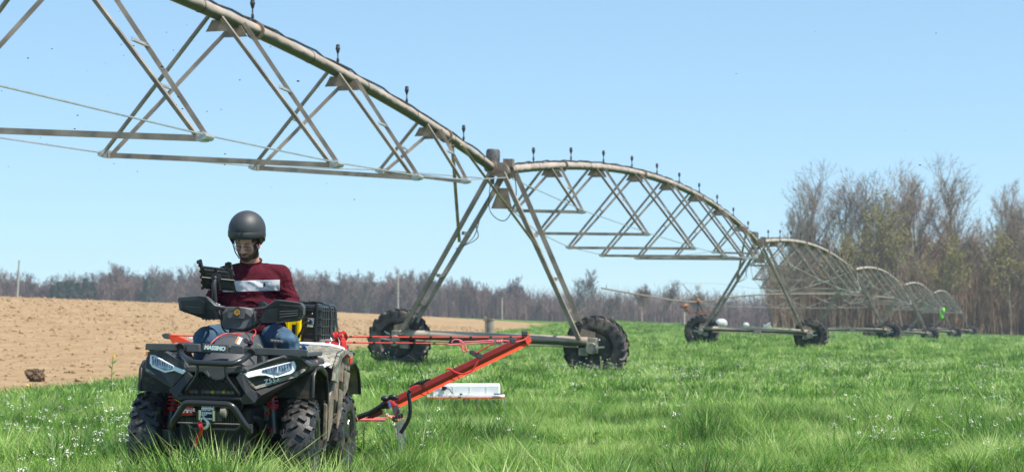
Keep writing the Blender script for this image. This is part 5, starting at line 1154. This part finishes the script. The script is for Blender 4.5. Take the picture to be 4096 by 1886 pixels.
for z, r_, w_ in ((-.0615,.0032,.019),(-.0665,.0042,.016)):
    P = [onface(x, z+.0018*math.cos(x*90)-.001, .0008) for x in np.linspace(-w_, w_, 9)]; MB().tube(P, [r_*(.35+.65*math.cos(x/w_*1.3)) for x in np.linspace(-w_, w_, 9)], 8).build('lip', 'lip', man, 60)
MB().tube([onface(x, -.0640, .0016) for x in np.linspace(-.020, .020, 9)], .0010, 5).build('mouth_line', 'hair', man)
# hair under the helmet
hm_ = MB()
for i in range(260):
    a = rnd.uniform(-2.6, 2.6); x, y = .082*math.sin(a), -.086*math.cos(a)+.01
    if abs(a) < .75 and not (-.45 < a < -.22): continue
    z0_ = .05 if abs(a) < .9 else .045; c = hd(x, y, z0_); e = HR @ Vector((rnd.gauss(0,.006), rnd.gauss(0,.004)-.004, -rnd.uniform(.025,.045))); s = (HR @ Vector((math.cos(a), math.sin(a), 0)))*.003
    hm_.add([c-s, c+s, c+e+s*.3], [(0,1,2)])
tag(hm_.build('hair', 'hair', man, fix=False), kind='stuff')
# spectacles
gl = bpy.data.objects.new('glasses', None); COL.objects.link(gl); gl.parent = man; gl['off'] = tuple(HO)
for s in (-1, 1):
    cx = s*.032; P = []
    for k in range(24):
        t = 2*math.pi*k/24; u, v_ = math.cos(t), math.sin(t); q = (abs(u)**3.2+abs(v_)**3.2)**(-1/3.2); P.append(hd(cx+u*q*.0255, -.101+abs(cx+u*q*.0255)*.18, -.006+v_*q*.0150))
    MB().tube(P, .0022, 6, closed=True).build('rim', 'blk2', gl, 60)
    MB().add(P, [tuple(range(24))]).build('lens', M['lensglass'] if 'lensglass' in M else 'glassy', gl)
    MB().tube([hd(s*.058,-.092,-.001), hd(s*.074,-.055,.002), hd(s*.082,.01,.006)], .0018, 6).build('temple', 'blk2', gl, 60)
MB().tube([hd(-.008,-.1005,-.003), hd(0,-.103,0), hd(.008,-.1005,-.003)], .0019, 6).build('bridge', 'blk2', gl, 60)
# helmet
he = bpy.data.objects.new('helmet', None); COL.objects.link(he); he.parent = man; he['off'] = tuple(HO)
HH = L(986, 918, .80); HT_ = Matrix.Rotation(R(-5), 3, 'Z') @ Matrix.Rotation(R(10), 3, 'X'); hh = lambda x, y, z: HH+HT_ @ Vector((x, y, z))
rx, ry, rz = .1265, .146, .131; v = []; f = []; nu = 48; nv = 16
for i in range(nv+1):
    for k in range(nu):
        a = 2*math.pi*k/nu; fr = -math.cos(a)  # a=0 back
        low = -.052 if fr > .2 else -.052-.035*min(1, (.2-fr)/.5)
        lowa = math.asin(max(-.99, low/rz/1.15)); ph = math.pi/2-(math.pi/2-lowa)*i/nv
        c = max(math.cos(ph), .0) if ph > 0 else math.cos(ph*.55)
        v.append(hh(rx*c*math.sin(a), .012+ry*c*math.cos(a), rz*math.sin(ph)*(1.0 if ph > 0 else 1.15)))
for i in range(nv):
    for k in range(nu): f.append((i*nu+k, i*nu+(k+1) % nu, (i+1)*nu+(k+1) % nu, (i+1)*nu+k))
o = MB().add(v, f).build('shell', 'helmet', he, 180); sd_ = o.modifiers.new('s', 'SOLIDIFY'); sd_.thickness = .012; sd_.offset = -1
v = []; f = []; n = 40
for k in range(n+1):
    a = math.pi+(-1.42+2.84*k/n); q = max(0, math.cos((a-math.pi)*.95))
    for (r_, z) in ((1.012,-.004),(1.02,-.010),(1.025,-.034-.012*q),(1.005,-.038-.012*q)):
        v.append(hh(rx*r_*math.sin(a), .012+(ry*r_+.006*q*(1 if z < -.006 else .4))*math.cos(a), z))
for k in range(n):
    for j in range(3): f.append((k*4+j, k*4+j+1, (k+1)*4+j+1, (k+1)*4+j))
MB().add(v, f).build('visor_band', 'helmet', he, 40)
for s in (-1, 1):
    MB().slab([hh(s*.021,-.146,-.006), hh(s*.0265,-.144,-.006), hh(s*.0205,-.136,.020)], HT_ @ Vector((0,-.009,0))).slab([hh(s*.021,-.150,-.008), hh(s*.0270,-.149,-.008), hh(s*.0195,-.155,-.028)], HT_ @ Vector((0,-.004,0))).build('vent_notch', 'blk2', he)
    MB().slab([hh(s*.122,-.05,-.03), hh(s*.124,.06,-.03), hh(s*.118,.05,-.075), hh(s*.106,.0,-.105), hh(s*.108,-.04,-.07)], HT_ @ Vector((-s*.018,0,0))).build('ear_flap', 'blk', he, bevel=.006)
    MB().tube([hh(s*.098,-.02,-.085), hh(s*.082,-.035,-.120), hh(s*.066,-.050,-.155), hh(s*.03,-.075,-.19)], .004, 6, flat=1).build('chin_strap', 'blk', he, 60)
MB().slab([hh(.094,-.03,-.088), hh(.103,-.035,-.092), hh(.102,-.038,-.124), hh(.092,-.034,-.128)], HT_ @ Vector((0,.02,0))).build('buckle', 'redlab', he, bevel=.003)
# ------------------------------------------------------------------ tablet on its arm
def qthing(name, label, cat, off, group=None): return thing(name, label, cat, base=QM, off=tuple(off), group=group)
c0 = L(872, 1113, .36)
tb = qthing('tablet', 'rugged black tablet in a clawed holder on a pole above the handlebar, seen from behind', 'tablet', c0)
cn = LP([(800,1063,.30),(926,1077,.40),(947,1165,.44),(811,1153,.34)])
nrm = (cn[1]-cn[0]).cross(cn[3]-cn[0]).normalized()
if nrm.y > 0: nrm = -nrm
MB().slab(cn, -nrm*.028).build('tablet_body', 'blk2', tb, bevel=.006)
cm = sum(cn, Vector())/4; inn = [cm+(p-cm)*.78+nrm*.004 for p in cn]; MB().slab(inn, -nrm*.01).build('back_panel', 'blk', tb, bevel=.004)
inn = [cm+(p-cm)*.93-nrm*.031 for p in cn]; MB().slab(inn, -nrm*.002).build('screen', 'blk2', tb)
for i in range(4):
    p = cn[i]; MB().ball(p-nrm*.012, .011, 10, 8).build('corner_bumper', 'blk', tb, 60)
for t in (.25,.5,.75): p = cn[0].lerp(cn[3], t); MB().ball(p-nrm*.01, .010, 8, 6).build('edge_knob', 'blk2', tb, 60)
for i in range(5): a, b = inn[0].lerp(inn[3], .15+.17*i)+nrm*.036, inn[1].lerp(inn[2], .15+.17*i)+nrm*.036; MB().tube([a.lerp(b,.12), a.lerp(b,.88)], .0022, 5).build('back_rib', 'blk2', tb)
MB().tube([(cn[0]+cn[1])/2+nrm*.008, (cn[2]+cn[3])/2+nrm*.008], .007, 6).tube([cn[0].lerp(cn[3],.5)+nrm*.009, cn[1].lerp(cn[2],.5)+nrm*.009], .007, 6).build('holder_arms', 'blk', tb, 60)
for pts in ([(805,1082,.30),(800,1056,.29),(786,1055,.28),(784,1042,.28),(803,1034,.29),(810,1066,.31)], [(903,1080,.38),(897,1052,.37),(912,1045,.38),(923,1048,.39),(930,1085,.41),(938,1105,.42)]):
    MB().slab(LP(pts), (0,.03,0)).build('holder_claw', 'blk2', tb, bevel=.006)
MB().lathe([(-.012,.03),(-.012,.034),(.0,.034),(.01,.02)][::-1], L(866,1110,.345), 'Y', 16).build('mount_disc', 'blk', tb, 40)
MB().tube(ti((862,1112,.33),(855,1135,.31),(857,1165,.30),(858,1195,.31),(862,1212,.31)), [.014,.018,.016,.018,.013], 12).ball(L(860,1112,.325), .017, 10, 8).build('mount_arm', 'blk', tb, 60)
MB().tube(ti((848,1160,.30),(838,1161,.30)), .006, 8).ball(L(836,1161,.3), .009, 8, 6).build('mount_knob', 'blk2', tb, 60)
MB().tube(ti((862,1210,.31),(868,1232,.30)), .012, 8).tube([L(868,1222,.3)+Vector((.02*math.cos(t),0,.012*math.sin(t))) for t in np.arange(0,6.28,.5)], .004, 5, closed=True).build('mount_clamp', 'steel', tb, 60)
# ------------------------------------------------------------------ cargo
brd = qthing('cargo_board', 'white plastic board laid across the rear rack under the black case', 'board', (0,1.35,.975))
P = [(-.58,1.12),(.30,1.12),(.42,1.16),(.46,1.5),(.42,1.72),(-.5,1.72)]
MB().slab([(x,y,.975) for x, y in P], (0,0,.024)).build('board_panel', 'white', brd, bevel=.004)
MB().tube(ti((1197,1373,1.06),(1320,1380,1.06),(1346,1386,1.1),(1383,1398,1.12)), .0125, 10).build('board_edge', 'white', brd, 60)
bx = qthing('hard_case', 'large ribbed black hard case strapped on the rear rack behind the rider', 'case', (.26,1.45,1.0))
def boxp(mb, x0, x1, y0, y1, z0, z1): return mb.box(((x0+x1)/2,(y0+y1)/2,(z0+z1)/2), (x1-x0,y1-y0,z1-z0))
A, B_ = L(1196,1370,1.14), L(1281,1375,1.14); T_ = L(1240,1216,1.14); x0, x1, z0, z1 = A.x-.12, B_.x, 1.0, T_.z
boxp(MB(), x0, x1, 1.14, 1.70, z0, z1).build('case_shell', 'case', bx, bevel=.022)
boxp(MB(), x1-.045, x1-.025, 1.128, 1.715, z0+.01, z1+.006).build('case_seam_band', 'case', bx, bevel=.005)
for z in (.2,.42,.62,.84): boxp(MB(), x0-.002, x1+.006, 1.134, 1.705, z0+(z1-z0)*z-.004, z0+(z1-z0)*z+.004).build('case_rib', 'case', bx, bevel=.002)
for y in (1.2,1.28,1.36,1.44,1.52,1.6): boxp(MB(), x1-.005, x1+.007, y-.006, y+.006, z0+.02, z1-.02).build('case_rib', 'case', bx, bevel=.003)
boxp(MB(), x0+.05, x1-.05, 1.25, 1.55, z1-.002, z1+.02).build('case_lid_ridge', 'case', bx, bevel=.008)
MB().tube(bend(ti((1238,1211,1.2),(1240,1203,1.2),(1290,1210,1.3),(1292,1220,1.3)), .02), .008, 8).build('case_handle', 'blk', bx, 60)
c = L(1243,1284,1.13); MB().box(c, (.045,.008,.045)).build('connector_plate', 'zinc', bx, bevel=.002)
MB().lathe([(-.03,.010),(-.028,.016),(.004,.016),(.006,.010)], c+Vector((0,-.01,0)), 'Y', 14).build('connector', 'blk2', bx, 50); MB().lathe([(-.012,.0165),(-.010,.018),(-.004,.018),(-.002,.0165)], c+Vector((0,-.012,0)), 'Y', 16).build('connector_ring', 'blue', bx)
MB().box(L(1240,1302,1.13), (.042,.003,.014)).build('case_label', 'white', bx); MB().text('COOLIBRI', .008, Matrix.Translation(L(1240,1302,1.127)) @ Matrix.Rotation(R(90),4,'X'), .0003).build('label_lettering', 'blk2', bx) if False else None
MB().ball(L(1249,1254,1.13), .006, 8, 6).build('case_screw', 'steel', bx)
MB().tube(catm(ti((1243,1284,1.09),(1232,1284,1.07),(1218,1296,1.06),(1206,1325,1.06),(1192,1348,1.06),(1185,1372,1.06)), 6), .0095, 8).build('power_cable', 'blk2', bx, 60)
yb = qthing('yellow_case', 'bright yellow hard case wedged between the rider and the black case', 'case', (.12,1.2,1.0))
A, B_ = L(1146,1300,1.07), L(1203,1300,1.07); x0y, x1y, zt = A.x-.10, B_.x-.004, L(1180,1262,1.07).z
boxp(MB(), x0y, x1y, 1.07, 1.13, 1.0, zt).build('yellow_shell', 'yellow', yb, bevel=.012)
boxp(MB(), x0y+.04, x0y+.11, 1.062, 1.07, 1.02, zt-.03).build('yellow_rib', 'yellow', yb, bevel=.003)
for px in (1172, 1176, 1181): p = L(px,1265,1.058); MB().box((p.x,1.058,1.06), (.009,.004,.12)).build('yellow_case_strap', 'blk2', yb)
for i, px in enumerate((1152,1190,1197)): p = L(px,1300,1.06); MB().box((p.x,1.064,1.07), (.004,.006,.16)).build('yellow_rib', 'yellow', yb)
# straps
st = qthing('red_ratchet_strap', 'red webbing strap bunched at the corner of the white board', 'strap', L(1365,1370,1.15))
ribbon(ti((1292,1378,1.12),(1290,1392,1.08),(1300,1410,1.07),(1325,1428,1.07),(1345,1440,1.08)), .026, side=(1,0,.1)).build('webbing', 'red', st, 50)
ribbon(ti((1300,1376,1.12),(1330,1372,1.13),(1352,1378,1.13)), .03, side=(0,.2,1)).build('webbing', 'red', st, 50)
ribbon(ti((1372,1352,1.14),(1378,1380,1.12),(1381,1410,1.1),(1378,1445,1.09)), .03, side=(1,0,0)).build('webbing', 'red', st, 50)
mb = MB(); random.seed(12)
for k in range(5):
    p = L(1348+random.uniform(-10,25), 1352+random.uniform(-10,14), 1.16); mb = ribbon([p+Vector((.025*math.cos(t+k),.012*math.sin(2*t),.03*math.sin(t))) for t in np.arange(0,5.5,.9)], .024, side=(random.uniform(-1,1),random.uniform(0,1),random.uniform(-1,1)))
    mb.build('strap_bundle', 'red', st, 50)
ribbon(ti((1340,1432,1.08),(1360,1436,1.08),(1376,1428,1.09)), .03, side=(0,.2,1)).build('webbing', 'red', st, 50)
for pts in (((1322,1348,1.15),(1327,1358,1.14),(1325,1368,1.13),(1318,1372,1.12)), ((1350,1345,1.15),(1356,1362,1.14),(1358,1376,1.12),(1355,1383,1.11))):
    MB().tube(catm(ti(*pts), 5), .003, 6).build('strap_hook', 'steel', st, 60)
bs = qthing('blue_strap', 'knotted blue strap tied from the white board down to the rack', 'strap', L(1230,1400,1.05))
ribbon(ti((1210,1375,1.03),(1216,1388,1.03),(1230,1398,1.02),(1262,1418,1.03),(1300,1432,1.04),(1340,1440,1.06)), .026, side=(0,0,1)).build('webbing', 'blue', bs, 50)
ribbon(ti((1232,1414,1.05),(1260,1430,1.05),(1300,1440,1.06)), .03, side=(0,0,1)).build('webbing', 'blue', bs, 50)
for k in range(3): MB().ball(L(1226+k*7,1392+k*4,1.02), .013, 8, 6, (1,.8,.7), Matrix.Rotation(k, 3, 'Y')).build('knot', 'blue', bs, 60)
ribbon(ti((1266,1412,1.065),(1280,1400,1.065),(1298,1388,1.068)), .014, side=(.6,0,.6)).build('webbing', M['paleblue'] if 'paleblue' in M else mat('pale_blue_webbing', (.25,.42,.55), .6), bs, 50)
es = qthing('bungee_straps', 'pair of black rubber straps hooked over the black case', 'strap', L(1325,1260,1.3), )
for (p0, p1, p2, p3, p4) in (((1298,1217,1.25),(1320,1226,1.30),(1325,1262,1.28),(1324,1300,1.26),(1325,1340,1.20)), ((1325,1222,1.45),(1342,1232,1.45),(1345,1280,1.4),(1350,1320,1.35),(1352,1348,1.22))):
    ribbon(ti(p0,p1,p2,p3,p4), .016, .003, side=(.5,1,0)).build('rubber_strap', 'blk', es, 50)
c = L(1395,1415,1.5)
MB().tube([c+Vector((.04*math.cos(t),0,.022*math.sin(t))) for t in np.arange(-2.2,2.4,.35)], .006, 8).build('tow_hook', 'blk2', quad, 60)
# ------------------------------------------------------------------ towed sensor frame
sf = thing('towed_sensor_frame', 'red towed frame with two raised arms spreading out behind the quad bike', 'sensor frame', W(1500, 1700, 15.4)+Vector((0,0,-.1))); sf['off'] = tuple(sf.location)
def arm(lo, hi, hw, sgn):
    lo, hi = Vector(lo), Vector(hi); d = (hi-lo).normalized(); yv = Vector((0,1,0)); up = d.cross(yv)*(-1); up = up if up.z > 0 else -up
    up = up.normalized(); dep = up.cross(d).normalized(); dep = dep if dep.y > 0 else -dep
    w = hw
    MB().slab([lo+up*w-dep*.03, lo-up*w-dep*.03, hi-up*w-dep*.03, hi+up*w-dep*.03], dep*.07).build('arm_beam', 'redshade', sf, bevel=.008)
    a, b = lo-up*(w+.034)+dep*.02, hi-up*(w+.034)+dep*.02; t1 = (up*.92-yv*.5).normalized()
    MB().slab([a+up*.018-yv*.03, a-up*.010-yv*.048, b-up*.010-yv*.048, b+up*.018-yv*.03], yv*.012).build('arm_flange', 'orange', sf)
    MB().slab([lo-up*w-dep*.02, lo-up*(w+.022), hi-up*(w+.022), hi-up*w-dep*.02], dep*.02).build('arm_shade_strip', M['olive'], sf)
    return d, up, dep
M['olive'] = mat('brown_shade_strip', (.16,.10,.04), .6)  # shade between beam and flange, painted as a thin dark brown strip
YB = 15.6
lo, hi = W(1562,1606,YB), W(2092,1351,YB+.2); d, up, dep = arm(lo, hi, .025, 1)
MB().slab([hi+up*.026-dep*.04, hi-up*.07-dep*.04, hi-up*.055-dep*.04+d*.045, hi+up*.01-dep*.04+d*.055], dep*.09).build('arm_end', 'orange', sf, bevel=.004)
MB().box(hi+d*.03+up*.03, (.05,.1,.04)).build('end_cap', 'grey', sf, bevel=.008)
lo2, hi2 = W(860,1600,YB), W(668,1355,YB+.2)
hiL = W(668,1350,YB+.2); loL = W(1020,1500,YB)
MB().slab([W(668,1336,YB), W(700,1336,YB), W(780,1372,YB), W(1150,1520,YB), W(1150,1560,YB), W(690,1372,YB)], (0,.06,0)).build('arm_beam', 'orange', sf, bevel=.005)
MB().slab([W(645,1338,YB-.05), W(660,1331,YB-.05), W(676,1333,YB-.05), W(672,1356,YB-.05), W(655,1352,YB-.05)], (0,.1,0)).build('end_cap', 'grey', sf, bevel=.005)
Z3 = 15.3
MB().tube([W(1430,1668,Z3), W(1475,1652,Z3), W(1518,1628,Z3), W(1545,1614,Z3)], [.022,.02,.022,.034], 12).build('strut', 'blk2', sf, 60)
MB().slab([W(1530,1602,Z3), W(1545,1590,Z3), W(1560,1588,Z3), W(1572,1600,Z3), W(1560,1632,Z3), W(1545,1636,Z3)], (0,.09,0)).build('joint_bracket', 'grey', sf, bevel=.008)
for (px, py, r_) in ((1540,1592,.028),(1572,1586,.03),(1580,1590,.024)): MB().ball(W(px,py,Z3), r_, 10, 8, (1.3,1,.8)).build('clamp_knob', 'blk', sf, 60)
MB().slab([W(1545,1606,Z3-.03), W(1562,1596,Z3-.03), W(1585,1620,Z3-.03), W(1553,1632,Z3-.03)], (0,.12,0)).build('arm_collar', 'red', sf, bevel=.005)
MB().slab([W(1552,1602,Z3-.035), W(1559,1599,Z3-.035), W(1565,1628,Z3-.035), W(1557,1631,Z3-.035)], (0,.13,0)).build('tape_band', 'blue', sf)
MB().slab([W(1460,1672,Z3), W(1520,1636,Z3), W(1532,1640,Z3), W(1530,1655,Z3), W(1490,1672,Z3)], (0,.05,0)).build('lower_beam', 'redshade', sf, bevel=.004)
MB().slab([W(1290,1676,Z3), W(1536,1680,Z3), W(1536,1684,Z3), W(1290,1681,Z3)], (0,.5,0)).build('red_platform', 'orange', sf)
MB().slab([W(1572,1680,Z3), W(1590,1681,Z3), W(1590,1686,Z3), W(1572,1685,Z3)], (0,.5,0)).build('red_platform', 'orange', sf)
MB().slab([W(1575,1684,Z3), W(1592,1686,Z3), W(1622,1668,Z3+.3), W(1600,1664,Z3+.3)], (0,0,.01)).build('foot_plate', M['salmon'], sf) if 'salmon' in M else None
M['salmon'] = mat('pink_faded_plate', (.6,.2,.13), .6)
MB().slab([W(1575,1682,Z3), W(1592,1684,Z3), W(1620,1668,Z3+.3), W(1540,1660,Z3+.3)], (0,0,.012)).build('foot_plate', M['salmon'], sf)
for i in range(5): p = W(1592+i*6, 1690-i*3.2, Z3+.06*i); MB().box(p+Vector((0,0,-.12)), (.008,.008,.26)).build('skid_rod', 'steel', sf)
for i in range(4): p = W(1575+i*11, 1672-i*4, Z3+.05*i); MB().box(p, (.022,.04,.035)).build('mount_block', 'dark_iron', sf, bevel=.003)
MB().slab([W(1576,1700,Z3), W(1620,1690,Z3+.3), W(1622,1745,Z3+.3), W(1580,1745,Z3)], (0,.02,0)).build('skid_foot', 'zinc', sf, bevel=.004)
MB().slab([W(1566,1618,Z3+.25), W(1590,1612,Z3+.25), W(1600,1650,Z3+.25), W(1582,1664,Z3+.25), W(1572,1650,Z3+.25)], (0,.04,0)).build('joint_bracket', 'grey', sf, bevel=.006)
MB().tube(catm([W(*p, Z3-.05) for p in ((1640,1560),(1634,1572),(1637,1590),(1640,1620),(1640,1650),(1632,1680),(1618,1705),(1602,1730))], 6), .0155, 10).build('cable_hose', 'blk2', sf, 60)
MB().tube(catm([W(*p, YB-.1) for p in ((1640,1548),(1668,1532),(1690,1528),(1705,1520),(1722,1514))], 5), [.012]*6+[.016]*6+[.012]*5+[.008]*4, 8).build('cable_plug', 'blk2', sf, 60)
MB().tube(catm([W(*p, YB-.12) for p in ((1635,1575),(1638,1556),(1652,1546),(1668,1540))], 5), .007, 6).build('red_cable', 'redlab', sf, 60)
MB().tube(catm([W(*p, YB-.1) for p in ((1694,1520),(1682,1488),(1668,1455),(1645,1428),(1630,1418))], 6), .0035, 5).build('whip_antenna', 'dark', sf, 60)
MB().tube(catm([W(*p, YB-.1) for p in ((1785,1475),(1800,1474),(1820,1486),(1845,1494),(1870,1490),(1890,1478),(1905,1456),(1915,1440))], 6), .007, 6).build('red_cable', 'redlab', sf, 60)
MB().slab([W(1876,1400,YB-.1), W(1890,1397,YB-.1), W(1932,1416,YB-.1), W(1926,1434,YB-.1), W(1914,1434,YB-.1), W(1878,1414,YB-.1)], (0,.06,0)).build('sensor_box', 'grey', sf, bevel=.006)
MB().tube(catm([W(*p, YB-.1) for p in ((1836,1376),(1855,1392),(1876,1405))], 5), .005, 6).tube(catm([W(*p, YB-.1) for p in ((1904,1412),(1950,1385),(1975,1372))], 5), .005, 6).build('red_cable', 'redlab', sf, 60)
for t in (.25, .48): p = lo.lerp(hi, t); MB().tube([p+up*.05-dep*.036, p-up*.07-dep*.045, p-up*.06+dep*.05], .004, 5).build('cable_tie', 'dark', sf)
# cords between the arm tips
for i, (pts, nm, lb) in enumerate((([(690,1340),(900,1344),(1375,1345),(1600,1347),(1850,1348),(2088,1347)], 'upper', 'upper red cord with black tape marks stretched to the tip of the red arm'), ([(1384,1368),(1500,1370),(1640,1371),(1796,1374)], 'lower', 'lower red cord running from the rear rack to the black cam cleat'))):
    P = [W(x, y, 15.2) for x, y in pts]; rp = thing('guy_rope', lb, 'cord', P[0], group='red cords'); rp['off'] = tuple(P[0]); MB().tube(P, .0052 if i else .0062, 6).build('cord', 'rope', rp, 60)
    t = 1398+14*i
    while t < P[-1].x/15.2*FPX+2048-20:
        py = np.interp(t, [a[0] for a in pts], [a[1] for a in pts]); a, b = W(t, py, 15.2), W(t+10, py, 15.2); MB().tube([a, b], .0072, 6).build('tape_mark', 'dark', rp); t += 84+(i*9 if int(t) % 2 else -4)
cl = thing('cam_cleat', 'black cam cleat with pink cord loops between the red cords', 'cleat', W(1823,1364,15.2)); cl['off'] = tuple(cl.location)
MB().slab([W(1792,1366,15.18), W(1808,1356,15.18), W(1830,1348,15.18), W(1850,1350,15.18), W(1852,1362,15.18), W(1830,1374,15.18), W(1797,1376,15.18)], (0,.03,0)).build('cleat_body', 'blk2', cl, bevel=.004)
for pts in ([(1806,1370),(1812,1360),(1824,1356),(1842,1360),(1854,1372),(1864,1390),(1862,1403),(1854,1405),(1850,1392),(1846,1372),(1838,1362)], [(1856,1366),(1900,1364),(1960,1361),(1975,1364),(1968,1368),(1930,1369),(1880,1373),(1850,1374),(1800,1376),(1790,1374)], [(1985,1366),(2000,1362),(2030,1362),(2060,1366),(2090,1360),(2110,1350),(2118,1340)]):
    MB().tube(catm([W(*p, 15.16) for p in pts], 5), .0055, 6).build('pink_cord', 'pink', cl, 60)
for px in (1988, 1996, 2004): MB().ball(W(px,1365,15.16), .012, 8, 6).build('cord_knot', 'pink', cl, 60)
MB().slab([W(2041,1352,15.14), W(2062,1350,15.14), W(2065,1360,15.14), W(2060,1372,15.14), W(2042,1372,15.14)], (0,.1,0)).build('cord_guide', 'grey', cl, bevel=.006)
# white receiver box on its own sled
Yr = 24.; g = tz(W(1860,0,Yr).x, Yr)
rs = thing('receiver_sled', 'long white plastic box on a low red sled in the grass behind the red arm', 'sled', W(1860,1590,Yr)); rs['off'] = tuple(rs.location)
z0 = W(0,1582,Yr).z; z1 = W(0,1536,Yr).z; xa, xb = W(1732,0,Yr).x, W(2000,0,Yr).x
boxp(MB(), xa, xb, Yr, Yr+.45, z0, z1).build('receiver_box', 'white', rs, bevel=.02)
for t in (.3, .55, .8): x = xa+(xb-xa)*t; boxp(MB(), x-.004, x+.004, Yr-.006, Yr, z0+.02, z1-.02).build('box_rib', 'white', rs)
xa2, xb2 = W(1708,0,Yr).x, W(2018,0,Yr).x
boxp(MB(), xa2, xb2, Yr-.05, Yr+.5, z0-.012, z0).build('sled_board', 'white', rs); boxp(MB(), xa2, xb2, Yr-.055, Yr+.5, z0-.028, z0-.012).build('sled_trim', 'orange', rs)
MB().box(W(1775,1551,Yr-.04), (.05,.06,.05)).tube([W(1775,1551,Yr-.06), W(1788,1550,Yr-.06)], .015, 8).build('box_connector', 'blk2', rs, 50)
MB().tube(catm([W(*p, Yr-.06) for p in ((1785,1552),(1798,1556),(1806,1568),(1812,1572))], 5), .006, 5).build('box_cable', 'blk2', rs)
MB().box(W(1752,1546,Yr-.006), (.06,.01,.03)).build('box_plate', 'drl', rs); MB().box(W(1844,1575,Yr-.06), (.03,.03,.02)).box(W(1992,1574,Yr-.05), (.1,.04,.014)).build('latch', 'dark_iron', rs)
for i in range(7): x = xa2+(xb2-xa2)*i/6; boxp(MB(), x-.012, x+.012, Yr-.04, Yr-.02, g-.02, z0-.028).build('sled_runner', 'steel', rs)
# insects drifting in the air
rnd2 = random.Random(8); mb = MB()
for i in range(70):
    Y = rnd2.uniform(10, 30); p = W(rnd2.gauss(500, 420) if i < 55 else rnd2.uniform(0, 4000), rnd2.gauss(420, 260), Y)
    if p.z < 1.3: continue
    mb.ball(p, rnd2.uniform(.003,.006), 5, 4, (1.6,1,.8))
tag(mb.build('insects', 'blk2', fix=False), 'tiny dark flying insects drifting across the sky above the rider', 'insects', kind='stuff')
# small plants that stand out
dn = thing('dandelion', 'single yellow dandelion low in the grass at the left edge', 'flower', W(193,1566,30.5)); dn['off'] = tuple(dn.location)
c = W(193,1563,30.5); MB().ball(c, .06, 10, 6, (1,1,.5)).build('flower_head', 'ypetal', dn, 60); MB().tube([c, c-Vector((0,0,.25))], .006, 5).build('stem', M['weed'], dn)
dn2 = thing('dandelion', 'tiny orange yellow flower right at the edge of the grass left of the dandelion', 'flower', W(110,1540,33)); dn2['off'] = tuple(dn2.location)
c = W(110,1540,33); MB().ball(c, .035, 8, 5, (1,1,.5)).build('flower_head', 'ypetal', dn2, 60); MB().tube([c, c-Vector((0,0,.2))], .006, 5).build('stem', M['weed'], dn2)
mp = thing('mustard_plant', 'lone tall yellow tipped weed in front of the ploughed soil left of the bike', 'plant', W(449,1490,22)); mp['off'] = tuple(mp.location)
a, b = W(447,1560,22), W(452,1425,22); st_ = catm([a, W(446,1500,22), W(450,1455,22), b], 6); MB().tube(st_, .004, 5).build('stem', M['weed'], mp, 60)
mb = MB()
for i in range(10): p = b+Vector((random.gauss(0,.012), random.gauss(0,.012), random.gauss(0,.012))); mb.ball(p, .006, 6, 4)
mb.build('blossom', 'ypetal', mp, 60)
for t, s in ((6,1),(9,-1),(12,1),(3,-1)): p = st_[t]; MB().add([p, p+Vector((s*.03,0,.02)), p+Vector((s*.05,.01,.05)), p+Vector((s*.01,0,.03))], [(0,1,2,3)]).build('leaf', M['weed'], mp)
# ------------------------------------------------------------------ the air over the fields
mb = MB().box((0, 440, 14), (1900, 940, 40)); hz = mb.build('haze', None); tag(hz, kind='stuff')
hm = bpy.data.materials.new('haze_air'); hm.use_nodes = True; t = hm.node_tree; t.nodes.remove(t.nodes['Principled BSDF'])
pv = t.nodes.new('ShaderNodeVolumePrincipled'); pv.inputs['Density'].default_value = .0003; pv.inputs['Color'].default_value = (.72, .86, 1, 1); pv.inputs['Anisotropy'].default_value = .2
t.links.new(pv.outputs[0], t.nodes['Material Output'].inputs['Volume']); hz.data.materials.append(hm)
SC.cycles.volume_bounces = 0
